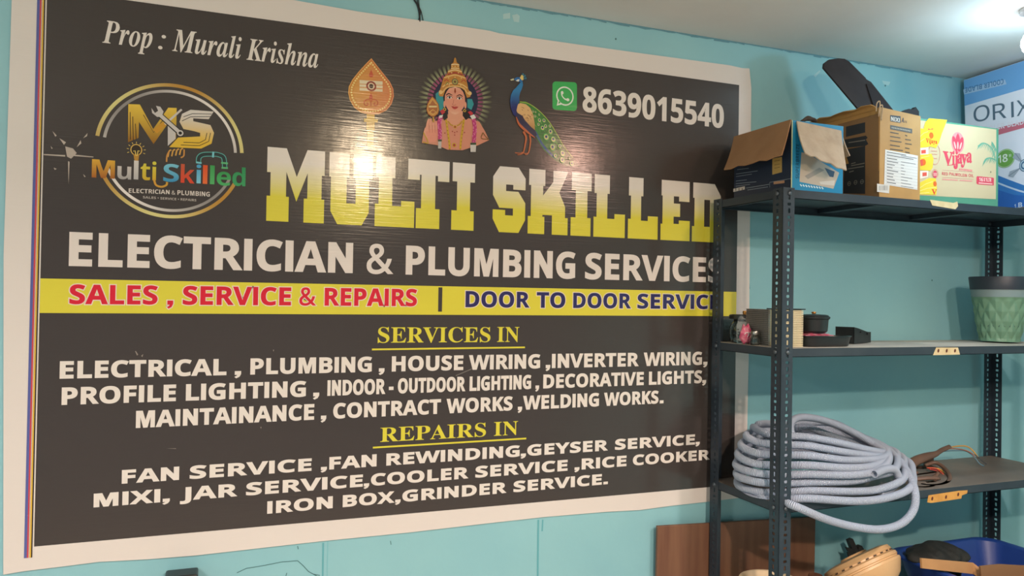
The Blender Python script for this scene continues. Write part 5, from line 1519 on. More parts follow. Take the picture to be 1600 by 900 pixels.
for k in range(11):
    y = 492 + k * 26.5
    F2.stroke([f2(536, y), f2(536 + (170, 235, 90, 100, 70, 50, 100, 60, 55, 70, 80)[k], y + (170, 235, 90, 100, 70, 50, 100, 60, 55, 70, 80)[k] * .17)], .0019, lin('#4c4c50'))
    if k not in (1,):
        F2.stroke([f2(660, y + 34), f2(660 + (140, 120, 130, 30, 24, 40, 34, 100, 60, 90, 110)[k], y + 34 + .16 * (140, 120, 130, 30, 24, 40, 34, 100, 60, 90, 110)[k])], .0019, lin('#55555a'))
    F2.stroke([f2(524, y + 14), f2(806, y + 58)], .0006, lin('#a9a9a9'))
put(F2, 'white_label', PAPERM, c2)
F2.up()
F2.poly(z2((450, 770), (560, 786), (556, 856), (450, 842)), lin('#d2cfc8'))
F2.up()
x = 468
while x < 545:
    wdt = rnd.choice((2, 3, 5))
    F2.stroke([f2(x, 788), f2(x, 830)], wdt * .00024, lin('#2c2c2e'))
    x += wdt + rnd.choice((3, 4))
put(F2, 'barcode_label', PAPERM, c2)
flap('torn_flap', (nx0, ny0 + .01, nz1 + .004), (nx0, ny1, nz1 + .004), (nx0 - .030, ny1, nz1 + .012), (nx0 - .012, ny0 + .02, nz1 + .016), KR, c2)
bm = bmesh.new()
for k, (px, py) in enumerate(((1372, 160), (1376, 166))):
    tube(bm, catmull([at(px - 3, py + 14, -.304), at(px - 2, py + 2, -.303), at(px + 2, py - 2, -.303), at(px + 3, py + 4, -.304), at(px + 1, py + 22, -.304)], 5), .0016, 6)
bmesh.ops.translate(bm, verts=bm.verts, vec=-c2.location)
obj('frayed_paper', bm, mat('frayed_board', '#b9a284', .9), c2, True)
bm = bmesh.new()
plate(bm, [at(*p, -.20) for p in ((1410, 174), (1420, 170), (1427, 171), (1431, 167), (1436, 174), (1436, 186), (1412, 182))], .012, (0, -1, 0))
c2b = obj('plastic_bracket', bm, mat('black_plastic', '#26262a', .8, noise=(25, '#303034', .6)))
tag(c2b, 'dark plastic piece showing over the right rim of the tall brown carton', 'bracket')

# -- fan blade standing in the brown carton
bl = thing('fan_blade', 'dark brown fan blade with rounded end sticking up out of the tall carton', 'fan blade', (2.10, -.17, T + .1))
bm = bmesh.new()
bladey = lambda py: -.14 - (py - 91) / 137 * .135      # it leans: its foot is near the carton's front
outl = [at(px, py, bladey(py)) for px, py in ((1287, 106), (1288, 99), (1296, 93), (1310, 91), (1320, 92), (1327, 96), (1352, 121), (1354, 124), (1361, 128), (1396, 172), (1408, 190), (1410, 228), (1372, 232), (1343, 172))]
plate(bm, outl, .006, (0, -1, 0))
bmesh.ops.translate(bm, verts=bm.verts, vec=-bl.location)
me_ = obj('blade', bm, mat('dark_blade', '#241f22', .75, noise=(12, '#352f31', .6)), bl)
bm = bmesh.new()
plate(bm, [at(px, py, bladey(py) - .004) for px, py in ((1354, 131), (1362, 131), (1396, 174), (1407, 192), (1408, 226), (1386, 228))], .004, (0, -1, 0))
bmesh.ops.translate(bm, verts=bm.verts, vec=-bl.location)
obj('blade_bracket', bm, mat('dark_bracket', '#201c20', .85), bl)

# a dark scrap lying on the open carton's rim
bm = bmesh.new()
tube(bm, catmull([at(1252, 190, -.2), at(1262, 185, -.2), at(1270, 187, -.2), at(1276, 189, -.21)], 4), [.004, .004, .005, .006, .007, .007, .006, .006, .006, .006, .005, .004, .003], 8)
o = obj('rag_scrap', bm, mat('dark_rag', '#4a4038', .9, bump=(60, .4)), None, True)
tag(o, 'small dark scrap lying over the rim of the blue open carton', 'scrap')

# -- palm oil carton
vx0, vx1, vy0, vy1, vz1 = 2.118, 2.429, -.282, -.062, T + .228
c3 = thing('oil_carton', 'cream cooking oil carton with green edges, red lettering and yellow tape', 'carton', (vx0, vy0, T), 'cartons on the top shelf')
bm = bmesh.new()
carton_faces(bm, vx0, vx1, vy0, vy1, T, vz1, open_top=False)
bmesh.ops.translate(bm, verts=bm.verts, vec=-c3.location)
obj('body', bm, mat('green_carton_board', '#4f8f74', .55, noise=(14, '#5a9a80', .6)), c3)
V = Canvas((vx0, vy0, T), (1, 0, 0), (0, 0, 1), off=.0004)
fv = lambda x, y: V.uv(1430 + x / 5.625, 170 + y / 5.625)
zv = lambda *P: [fv(*p) for p in P]
REDV = lin('#cf4458')
V.poly(zv((30, 100), (712, 182), (708, 795), (30, 760)), lin('#c8b692'))
V.up()
# lotus bud
c0 = fv(373, 298)
V.ell(c0[0], c0[1], .0255, .0300, lin('#e08a8a'), 30)
V.up()
for dx, rot in ((-.011, .35), (.011, -.35), (0, 0)):
    V.ell(c0[0] + dx, c0[1] - .004 + (.006 if dx == 0 else 0), .0085, .0220, REDV, 24, rot)
    V.up()
    V.ell(c0[0] + dx, c0[1] - .008, .0030, .0110, lin('#e6b0a4'), 16, rot)
V.poly(zv((362, 240), (374, 212), (386, 242), (378, 262), (368, 262)), REDV)
V.up()
for ch, xa, xb, yb, h in (('V', 243, 330, 486, 118), ('i', 324, 344, 492, 124), ('j', 338, 370, 490, 124), ('a', 371, 409, 478, 124), ('y', 402, 454, 478, 124), ('a', 451, 494, 468, 124)):
    a, b, t = fv(xa, yb), fv(xb, yb + 4), fv(xa, yb - h)
    V.text('s', ch, a[0], b[0], a[1], (t[1] - a[1]), REDV, grow=.0010)
V.stroke(zv((278, 498), (320, 494), (360, 484)), .0018, REDV)
for k in range(9):
    V.stroke(zv((384 + k * 13, 530 + k * 1.5), (393 + k * 13, 533 + k * 1.5)), .0055, lin('#d8767a'))
a, b, t = fv(233, 583), fv(512, 602), fv(233, 556)
for wrd, xa, xb in (('RED', 233, 285), ('PALMOLEIN', 298, 452), ('OIL', 466, 512)):
    p, q = fv(xa, 583 + (xa - 233) * .068), fv(xb, 583 + (xb - 233) * .068)
    V.text('b', wrd, p[0], q[0], (p[1] + q[1]) / 2, t[1] - a[1], lin('#c9565c'))
for y, wd__ in ((541, .0008), (604, .0008)):
    V.stroke([fv(236, y - 2), fv(512, y + 16)], wd__, lin('#d08080'))
for xa, xb in ((236, 372), (388, 500)):
    V.stroke([fv(xa, 620 + (xa - 236) * .06), fv(xb, 620 + (xb - 236) * .06)], .0030, lin('#d88a84'))
V.poly(zv((542, 592), (682, 606), (690, 612), (688, 674), (545, 664), (536, 655), (536, 600)), REDV)
V.up()
p, q = fv(560, 640), fv(664, 646)
for wrd, xa, xb in (('16', 560, 592), ('X', 598, 612), ('1', 617, 626), ('LTR', 632, 666)):
    p, q = fv(xa, 636 + (xa - 560) * .06), fv(xb, 636)
    V.text('b', wrd, p[0], q[0], p[1], .0105, lin('#eed8cc'))
V.stroke([fv(555, 652), fv(676, 662)], .0030, lin('#e8b8b0'))
# palm fronds
GP = lin('#5f9f86')
for pts, n in ((((548, 330), (590, 302), (640, 318), (680, 365), (702, 430)), 16), (((600, 470), (620, 440), (660, 432), (706, 450)), 10), (((668, 290), (690, 320), (706, 360)), 6)):
    P = catmull([(x, y, 0) for x, y in pts], 8)
    V.stroke([fv(p.x, p.y) for p in P], .0028, GP)
    for k in range(2, len(P), 2):
        p = P[k]
        V.stroke([fv(p.x, p.y), fv(min(708, p.x - 16 + rnd.uniform(-6, 6)), p.y + 44 + rnd.uniform(-8, 8))], lambda t: .0030 * (1 - t) + .0004, GP)
V.ell(*fv(661, 556), .0018, .0024, lin('#3a4a3a'), 8)
# small print outline left of the name
P = [(115, 360), (150, 305), (200, 330), (215, 400), (200, 470), (170, 490), (130, 470)]
V.stroke(zv(*P), .0012, lin('#cf8076'), smooth=4)
for y in (370, 398, 434):
    V.stroke(zv((135, y), (190, y + 4)), .0014, lin('#cf8076'))
V.ell(*fv(172, 575), .0085, .0100, REDV, 20)
V.up()
for y in (566, 576, 586):
    V.stroke(zv((156, y), (188, y + 2)), .0014, lin('#e8c0b4'))
V.ring(*fv(172, 572), .0125, .0115, lin('#cf8076'), 24)
put(V, 'front_print', PAPER, c3)
V.up()
YT = lin('#e8d03c')
V.poly(zv((118, 84), (278, 98), (232, 215), (205, 300), (180, 345), (118, 330), (90, 300), (70, 180), (86, 120)), YT)
V.poly(zv((32, 170), (90, 180), (110, 250), (118, 335), (40, 345), (28, 260)), lin('#e6c83a'))
V.poly(zv((30, 405), (140, 395), (158, 440), (150, 520), (130, 545), (40, 540)), lin('#e2c43c'))
V.poly(zv((36, 650), (120, 608), (178, 612), (188, 700), (182, 758), (30, 752), (24, 690)), lin('#e6cc40'))
V.poly(zv((30, 345), (112, 340), (112, 400), (30, 405)), lin('#e6d8c8'))
V.poly(zv((30, 545), (112, 545), (108, 600), (30, 620)), lin('#e6d8c8'))
V.up()
OR = lin('#dc6a2c')
for cx_, cy_, k in ((138, 235, 1), (70, 470, 1), (170, 660, .8)):
    q = fv(cx_, cy_)
    V.ell(q[0], q[1], .0085 * k, .0090 * k, OR, 18)
for xa, xb, yb, hgt in ((92, 190, 298, 40), (140, 186, 750, 46)):
    p, q, t = fv(xa, yb), fv(xb, yb + 4), fv(xa, yb - hgt)
    V.text('s', 'Vijaya' if xb - xa > 60 else 'V', p[0], q[0], p[1], t[1] - p[1], lin('#d84a30'), grow=.0004)
for q in (((50, 365), (90, 360), (90, 392), (50, 395)), ((60, 560), (98, 558), (98, 590), (60, 595)), ((40, 452), (60, 440), (66, 500), (44, 505)), ((108, 172), (130, 180), (150, 172), (160, 182), (110, 186))):
    V.poly(zv(*q), lin('#d8584a'))
for pts in (((30, 700), (90, 660), (150, 640)), ((30, 725), (100, 700), (180, 690)), ((35, 250), (70, 215), (110, 200)), ((40, 290), (80, 262)), ((32, 745), (120, 735)), ((50, 430), (120, 415))):
    V.stroke(zv(*pts), .0012, lin('#f0e69a'))
put(V, 'yellow_tape', print_mat('glossy_tape', .12), c3)
T3 = Canvas((vx0, vy0, vz1), (1, 0, 0), (0, 1, 0), off=.0004)
T3.poly([(.045, 0), (.095, 0), (.10, vy1 - vy0), (.05, vy1 - vy0)], YT)
put(T3, 'top_tape', print_mat('glossy_tape', .12), c3)

# -- cooler blade carton standing on end in the corner
ox, oy1 = 2.606, -.024
c4 = thing('cooler_blade_carton', 'tall white and blue carton with big thin lettering standing at the right end', 'carton', (ox, oy1, T), 'cartons on the top shelf')
tilt = math.radians(-2.2)
RT = Matrix.Rotation(tilt, 3, 'X')
HB, WB = .446, .262
bm = bmesh.new()
box(bm, (0, -WB, 0), (.128, 0, HB), bevel=.003)
c4.rotation_euler = (tilt, 0, 0)
c4.location = (ox, oy1 - .022, T + .0102)
obj('body', bm, mat('white_coated_board', '#e2e3ee', .45), c4)
O_ = Canvas(c4.location, RT @ Vector((0, -1, 0)), RT @ Vector((0, 0, 1)), off=.0004)
fo = lambda x, y: O_.uv(1440 + x / 3.6, 90 + y / 3.6)
zo = lambda *P: [fo(*p) for p in P]
inv = (Matrix.Translation(c4.location) @ RT.to_4x4()).inverted()


def put4(name, M):
    o = O_.build(name, M, c4)
    o.data.transform(inv)
    return o


BB = lin('#6ea4d8')
l0 = 0.0015
O_.poly([(l0, HB - .002), (WB - .002, HB - .002), (WB - .002, HB - .0865), (l0, HB - .0865)], BB)
O_.up()
O_.poly(zo((234, 180), (470, 124), (478, 150), (240, 208)), lin('#a5bfdc'))
O_.up()
p, q = fo(248, 176), fo(460, 130)
hgt = .0165
p0, q0 = fo(246, 198), fo(462, 148)
def upside(x, y):
    # the flap's title is printed the other way up
    return (p0[0] + q0[0] - x, (p0[1] + q0[1]) - y + .0165)
kk = (q0[1] - p0[1]) / (q0[0] - p0[0])
for wrd, xa, xb in (('COOLER', 352, 462), ('BLADE', 246, 340)):
    A, B = fo(xa, 198 - (xa - 246) * .2315), fo(xb, 198 - (xb - 246) * .2315)
    mid = (A[0] + B[0]) / 2
    O_.text('b', wrd, A[0], B[0], 0, hgt, lin('#4a78a6'), vert=lambda x, y, A=A, B=B: (A[0] + B[0] - x, A[1] + (B[1] - A[1]) * ((A[0] + B[0] - x) - A[0]) / (B[0] - A[0]) + hgt - y))
put4('blue_flap_print', PAPER)
O_.up()
GR = lin('#55687a')
for ch, xa, xb, ya_, yb_, h in (('O', 294, 384, 366, 348, 88), ('R', 402, 478, 352, 338, 88), ('I', 506, 520, 338, 334, 88), ('X', 536, 612, 330, 316, 88)):
    A, B, t = fo(xa, ya_), fo(xb, yb_), fo(xa, ya_ - h)
    O_.text('r', ch, A[0], B[0], 0, t[1] - A[1], GR, z=lambda x, A=A, B=B: A[1] + (B[1] - A[1]) * (x - A[0]) / (B[0] - A[0]))
O_.poly(zo((250, 442), (600, 352), (600, 388), (250, 486)), lin('#c96a7c'))
O_.up()
for wrd, xa, xb in (('COOLER', 330, 468), ('BLADE', 484, 596)):
    A, B = fo(xa, 404 - (xa - 430) * .2), fo(xb, 404 - (xb - 430) * .2)
    t = fo(xa, 404 - (xa - 430) * .2 - 30)
    O_.text('b', wrd, A[0], B[0], 0, t[1] - A[1], lin('#e2dde6'), z=lambda x, A=A, B=B: A[1] + (B[1] - A[1]) * (x - A[0]) / (B[0] - A[0]))
c0 = fo(472, 567)
rx_, ry_ = (fo(526, 567)[0] - c0[0]), (fo(472, 514)[1] - c0[1])
for k, c in ((1, '#76a84e'), (.94, '#dfe6d0'), (.90, '#76a84e')):
    O_.ell(c0[0], c0[1], rx_ * k, ry_ * k, lin(c), 40)
    O_.up()
for ch, xa, xb, yb, h in (('1', 432, 448, 594, 44), ('8', 456, 486, 590, 44), ('"', 494, 506, 588, 44)):
    A, B, t = fo(xa, yb), fo(xb, yb - 3), fo(xa, yb - h)
    O_.text('b', ch, A[0], B[0], A[1], t[1] - A[1], lin('#e6ecdf'))
# picture of a metal blade set
c0 = fo(578, 606)
O_.up()
for k in range(4):
    an = .5 + k * 1.571
    O_.poly([(c0[0] + .058 * math.cos(an + d) * s_, c0[1] + .050 * math.sin(an + d) * s_) for d, s_ in ((0, .2), (-.25, .8), (0, 1), (.3, .85))], lin('#a9b0bc'))
    O_.stroke([(c0[0], c0[1]), (c0[0] + .055 * math.cos(an), c0[1] + .048 * math.sin(an))], .0022, lin('#7c8694'))
O_.up()
for r, c in ((.0150, '#4a6a86'), (.0128, '#b9c9d6'), (.0100, '#3f6a8f'), (.006, '#c9d6e0')):
    O_.ell(c0[0], c0[1], r, r * 1.25, lin(c), 28)
    O_.up()
# swooshes along the foot
A = [fo(x, y) for x, y in ((380, 648), (425, 660), (500, 690), (576, 718), (640, 730))]
O_.poly([(l0, A[0][1] + .012)] + A[1:] + [(WB - .002, A[-1][1] - .003), (WB - .002, .002), (l0, .002)], lin('#3f7cc0'))
O_.up()
O_.stroke([fo(360, 690), fo(425, 704), fo(500, 732), fo(576, 756), fo(640, 764)], .0052, lin('#c9d6ea'), smooth=5)
O_.poly([(l0, .060)] + [fo(x, y) for x, y in ((425, 742), (520, 772), (600, 778), (640, 780))] + [(WB - .002, .002), (l0, .002)], lin('#3568b4'))
O_.up()
p = fo(524, 840)
O_.text('b', '1', p[0], p[0] + .004, p[1] - .004, .012, lin('#c9d6ea'))
O_.text('b', 'B', p[0] + .012, p[0] + .024, p[1] - .004, .015, lin('#c9d6ea'))
put4('front_print', PAPER)

# ------------------------------------------------------------------ goods on the middle shelf
M2 = SHELF_Z[1] + .0005
BLKP = mat('black_moulded_plastic', '#1c2022', .38, noise=(30, '#262b2c', .6))
GLASS = mat('clear_glass', '#e6ecea', .03, trans=1.0)
TIN = mat('tin_lid', '#8a8a86', .3, metal=.9)
BRASS = mat('brass_knob', '#b07c3c', .35, metal=.7)


def local(bm, t):
    bmesh.ops.translate(bm, verts=bm.verts, vec=-t.location)
    return bm


def jar(name, label, x, y, r, h, lid_h, lid_mat, knob=False):
    t = thing(name, label, 'jar', (x, y, M2))
    bm = bmesh.new()
    prof = [(0, 0), (r * .82, 0), (r * .95, h * .06), (r, h * .25), (r, h * .6), (r * .88, h * .76), (r * .72, h * .86), (r * .72, h),
            (r * .68, h), (r * .68, h * .87), (r * .84, h * .75), (r * .96, h * .6), (r * .96, h * .26), (r * .90, h * .09), (0, h * .05)]
    lathe(bm, prof, 28)
    obj('glass', bm, GLASS, t, True, 40)
    bm = bmesh.new()
    z = h * 1.0 + .0006
    k = 1.02 if knob else .80
    lathe(bm, [(0, z + lid_h), (r * k * .94, z + lid_h), (r * k, z + lid_h * .75), (r * k, z - lid_h * .4), (r * k * .97, z - lid_h * .4), (r * k * .97, z), (0, z)], 28)
    obj('lid', bm, lid_mat, t, True, 35)
    if knob:
        bm = bmesh.new()
        lathe(bm, [(0, z + lid_h + .010), (.005, z + lid_h + .010), (.006, z + lid_h + .006), (.005, z + lid_h), (0, z + lid_h)], 16)
        obj('knob', bm, BRASS, t, True, 40)
    return t


j = jar('glass_jar', 'larger glass jar with a flat dark lid and brass knob at the left end', 1.708, -.082, .041, .068, .009, mat('dark_tin_lid', '#4c4a48', .3, metal=.7), True)
# its fill of small metal fittings
bm = bmesh.new()
for k in range(60):
    a, rr = rnd.uniform(0, 6.28), .030 * math.sqrt(rnd.random())
    p = Vector((rr * math.cos(a), rr * math.sin(a), rnd.uniform(.009, .036)))
    d = Vector((rnd.uniform(-1, 1), rnd.uniform(-1, 1), rnd.uniform(-.4, .4))).normalized() * rnd.uniform(.003, .0045)
    tube(bm, [p - d, p + d], rnd.uniform(.0016, .0028), 6)
o = obj('small_fittings', bm, mat('mixed_fittings', '#6a6252', .4, metal=.5, noise=(90, '#2c2a24', 1)), j, True, 40)
o['kind'] = 'stuff'
jar('glass_jar', 'small clear glass jar with a tin lid beside the pink packet', 1.6595, -.186, .0135, .030, .006, TIN)

# pink sweet packet: a crumpled pillow bag
bm = bmesh.new()
bmesh.ops.create_uvsphere(bm, u_segments=28, v_segments=18, radius=1)
for v in bm.verts:
    x, y, z = v.co
    k = 1 + .09 * math.sin(9 * x + 3 * z) * math.cos(7 * z - 2 * y)
    v.co = Vector((x * .0165 * k, y * .0115 * k, z * .0225 * k + (.006 if z > .6 else 0) * (1 + math.sin(8 * x))))
pk = obj('sweet_packet', bm, mat('pink_wrapper', '#c23a68', .25, noise=(110, '#d8a0a8', .8), bump=(90, .5)), None, True)
pk.location = (1.657, -.152, M2 + .0238)
pk.rotation_euler = (0, math.radians(6), math.radians(-14))
tag(pk, 'small pink wrapped packet standing between the two glass jars', 'packet')
bm = bmesh.new()
for pts in (((-.010, -.0145, .002), (-.004, -.0150, .008), (.002, -.0150, .004), (-.002, -.0152, -.004)), ((.004, -.0148, .008), (.012, -.0125, .007), (.010, -.0135, -.004))):
    tube(bm, catmull(pts, 4), .0011, 5)
obj('white_lettering', bm, mat('white_ink', '#ddd6d6', .5), pk, True)
bm = bmesh.new()                                  # clear film bag folded behind the packet
g = {}
for i in range(15):
    for k in range(11):
        u, v = i / 14, k / 10
        g[i, k] = bm.verts.new((1.643 + .030 * u + .001 * math.sin(9 * v), -.1335 - .001 * math.sin(2.5 * u) + .002 * math.sin(11 * v + 4 * u), M2 + .001 + (.078 - .03 * abs(u - .55)) * v + .004 * math.sin(7 * u) * v))
for i in range(14):
    for k in range(10):
        bm.faces.new((g[i, k], g[i + 1, k], g[i + 1, k + 1], g[i, k + 1]))
bm.normal_update()
bmesh.ops.solidify(bm, geom=bm.faces[:], thickness=.0003)
FILM = mat('clear_film', '#f0f2f2', .12, trans=.94)
FILM.node_tree.nodes['Principled BSDF'].inputs['IOR'].default_value = 1.05
o = obj('clear_bag', bm, FILM, None, True)
tag(o, 'crumpled clear plastic bag standing behind the pink packet', 'plastic bag')

# pleated filter element with a mesh side, standing behind the front post
fx0, fx1, fy0, fy1, fz1 = 1.6795, 1.7420, -.272, -.215, M2 + .094
fl = thing('pleated_filter', 'cream pleated filter block with wire mesh side standing behind the front post', 'filter', (fx0, fy0, M2))
bm = bmesh.new()
N = 21
hh = (fz1 - M2) / N
for k in range(N):
    z = M2 + k * hh
    vs = [(fx0, fy0, z + .0006), (fx1, fy0, z + .0006), (fx1, fy1, z + .0006), (fx0, fy1, z + .0006)]
    box(bm, (fx0, fy0, z + .0003), (fx1, fy1, z + hh - .0011), bevel=.0009)
    box(bm, (fx0 + .003, fy0 + .004, z + hh - .0014), (fx1 - .003, fy1 - .004, z + hh + .0006))
local(bm, fl)
obj('pleats', bm, mat('cream_paper', '#ddd2b0', .8, noise=(50, '#cbbd97', .5)), fl)
my0, my1 = fy1 - .006, -.128
bm = bmesh.new()
box(bm, (fx0 - .0006, fy1 + .0005, M2), (fx0 + .0012, my1, fz1))
local(bm, fl)
obj('back_panel', bm, mat('dark_mesh_panel', '#4a4a48', .6), fl)
bm = bmesh.new()
for k in range(20):
    y = my0 + (my1 - my0) * k / 19
    tube(bm, [(fx0 - .0018, y, M2 + .001), (fx0 - .0018, y, fz1)], .0007, 5)
for k in range(20):
    z = M2 + .001 + (fz1 - M2 - .001) * k / 19
    tube(bm, [(fx0 - .0026, my0, z), (fx0 - .0026, my1, z)], .0007, 5)
local(bm, fl)
obj('wire_mesh', bm, mat('grey_wire', '#a39c94', .4, metal=.3), fl, True)
bm = bmesh.new()
box(bm, (fx0 - .0045, fy0 - .004, fz1 + .0008), (fx1 + .004, fy1 + .004, fz1 + .0035), bevel=.0012)
local(bm, fl)
obj('top_plate', bm, BLKP, fl)

# shallow black tray, round pot and a red packet stacked at its left
tx0, tx1, ty0, ty1 = 1.748, 1.914, -.284, -.205


def stadium(x0, x1, y0, y1, n=10):
    r = (y1 - y0) / 2
    cyy = (y0 + y1) / 2
    return [(x1 - r + r * math.sin(math.pi * k / n), cyy - r * math.cos(math.pi * k / n)) for k in range(n + 1)] + \
           [(x0 + r - r * math.sin(math.pi * k / n), cyy + r * math.cos(math.pi * k / n)) for k in range(n + 1)]


def tray(bm, x0, x1, y0, y1, z0, h, flare, wall=.002, rim=.003):
    def lay(e, z):
        return [bm.verts.new((x, y, z)) for x, y in stadium(x0 - e, x1 + e, y0 - e, y1 + e)]
    rows = [lay(-flare - .004, z0), lay(-flare, z0 + .002), lay(-rim, z0 + h - .003), lay(0, z0 + h - .002), lay(0, z0 + h), lay(-rim - wall, z0 + h), lay(-flare - wall, z0 + .004)]
    n = len(rows[0])
    for a, b in zip(rows, rows[1:]):
        for k in range(n):
            bm.faces.new((a[k], a[(k + 1) % n], b[(k + 1) % n], b[k]))
    bm.faces.new(rows[0][::-1])
    bm.faces.new(rows[-1])


bm = bmesh.new()
tray(bm, tx0, tx1, ty0, ty1, M2, .027, .008)
o = obj('shallow_tray', bm, BLKP, None, True, 35)
tag(o, 'shallow black plastic tray with rounded end at the front of the middle shelf', 'tray')
bm = bmesh.new()
for k in range(3):
    box(bm, (1.750 + .012 * k, -.272 + .004 * k, M2 + .0282 + .0026 * k), (1.842 - .010 * k, -.215, M2 + .0302 + .0026 * k), Matrix.Translation((0, 0, 0)), bevel=.0008)
o = obj('red_packet', bm, mat('red_wrapper', '#b8385c', .3, noise=(60, '#d89aa6', .9)), None)
tag(o, 'flat pinkish red packet lying on the shallow black tray', 'packet')
pot = thing('lidded_pot', 'small black round pot with rim and brass lid knob on the tray', 'pot', (1.799, -.246, M2 + .0362))
bm = bmesh.new()
lathe(bm, [(0, 0), (.030, 0), (.034, .004), (.0365, .034), (.0400, .036), (.0405, .041), (.0370, .0425), (0, .0425)], 36)
obj('body', bm, BLKP, pot, True, 35)
bm = bmesh.new()
lathe(bm, [(0, .0475), (.030, .0465), (.0365, .0445), (.0365, .0428), (0, .0428)], 36)
obj('lid', bm, BLKP, pot, True, 35)
bm = bmesh.new()
lathe(bm, [(0, .054), (.0052, .0535), (.006, .051), (.0045, .0478), (0, .0478)], 16)
obj('knob', bm, BRASS, pot, True, 35)
bm = bmesh.new()
R = Matrix.Translation((2.045, -.135, M2 + .001)) @ Matrix.Rotation(math.radians(24), 4, 'Z')
for lo, hi in (((-.062, -.026, 0), (.062, .026, .003)), ((-.062, -.026, .003), (-.059, .026, .046)), ((.059, -.026, .003), (.062, .026, .030)), ((-.059, .0235, .003), (.059, .026, .030))):
    box(bm, lo, hi, R)
vs = [bm.verts.new(R @ Vector(p)) for p in ((-.062, -.026, .003), (.062, -.026, .003), (.062, -.026, .028), (.030, -.026, .032), (-.030, -.026, .042), (-.062, -.026, .046))]
f1 = bm.faces.new(vs)
bm.normal_update()
r = bmesh.ops.solidify(bm, geom=[f1], thickness=.003)
for q in ((-.02, .036), (.03, .030)):
    tube(bm, [R @ Vector((q[0], -.0305, q[1] - .004)), R @ Vector((q[0], -.0265, q[1] - .004))], .003, 10)
o = obj('plastic_housing', bm, BLKP, None)
tag(o, 'open black plastic housing lying behind the shallow tray', 'housing')

# the faceted planter
pp = thing('plant_pot', 'empty green plant pot with diamond facets and dark rim on the middle shelf', 'plant pot', (2.602, -.163, M2))
PH, PT, PB = .158, .079, .054


def potr(z):
    t = z / .205
    return PB + (PT - PB) * (1 - (1 - t) ** 1.7)


bm = bmesh.new()
nu, nv = 168, 56
n_d, rows_ = 13, 2.2
g = []
for j_ in range(nv + 1):
    v = j_ / nv
    z = .004 + (PH - .022) * v
    row = []
    for i in range(nu):
        u = i / nu
        a = (u * n_d + v * rows_) % 1.0
        b = (u * n_d - v * rows_) % 1.0
        d = min(1 - abs(2 * a - 1), 1 - abs(2 * b - 1))
        rr = potr(z) - .0050 * (1 - d) * min(1, (1 - v) * 12) * min(1, v * 14) + .001
        row.append(bm.verts.new((rr * math.cos(2 * math.pi * u), rr * math.sin(2 * math.pi * u), z)))
    g.append(row)
for j_ in range(nv):
    for i in range(nu):
        bm.faces.new((g[j_][i], g[j_][(i + 1) % nu], g[j_ + 1][(i + 1) % nu], g[j_ + 1][i]))
c_ = bm.verts.new((0, 0, .001))
for i in range(nu):
    bm.faces.new((g[0][(i + 1) % nu], g[0][i], c_))
GRN = mat('green_pot_plastic', '#6a9076', .5, noise=(8, '#60866c', .6))
obj('faceted_body', bm, GRN, pp, True, 18)
bm = bmesh.new()
z0 = PH - .0185
lathe(bm, [(potr(z0) + .0012, z0), (potr(PH) + .0022, PH + .004), (potr(PH) - .004, PH + .004), (potr(z0) - .006, z0)], 72)
obj('grey_band', bm, mat('grey_green_band', '#7c8f90', .5), pp, True, 35)
bm = bmesh.new()
za, zb_ = PH + .0042, .202
lathe(bm, [(potr(PH) + .0035, za), (potr(PH) + .0075, zb_ - .003), (potr(PH) + .0062, zb_), (potr(PH) + .0035, zb_), (potr(PH) - .004, za + .02), (.060, .05), (.044, .012), (0, .011)], 72)
obj('dark_rim', bm, mat('dark_pot_rim', '#2a323c', .45), pp, True, 35)

# ------------------------------------------------------------------ conduit coil on the lower shelf
HOSE = mat('pale_conduit', '#c3d0e6', .45, noise=(5, '#b8c2d4', .8))
nt = HOSE.node_tree
uvn = nt.nodes.new('ShaderNodeUVMap')
sp = nt.nodes.new('ShaderNodeSeparateXYZ')
nt.links.new(uvn.outputs[0], sp.inputs[0])
mu = nt.nodes.new('ShaderNodeMath')
mu.operation = 'MULTIPLY'
mu.inputs[1].default_value = 2 * math.pi / .0034
nt.links.new(sp.outputs[0], mu.inputs[0])
sn = nt.nodes.new('ShaderNodeMath')
sn.operation = 'SINE'
nt.links.new(mu.outputs[0], sn.inputs[0])
bp = nt.nodes.new('ShaderNodeBump')
bp.inputs['Strength'].default_value = .8
bp.inputs['Distance'].default_value = .0022
nt.links.new(sn.outputs[0], bp.inputs['Height'])
nt.links.new(bp.outputs[0], nt.nodes['Principled BSDF'].inputs['Normal'])

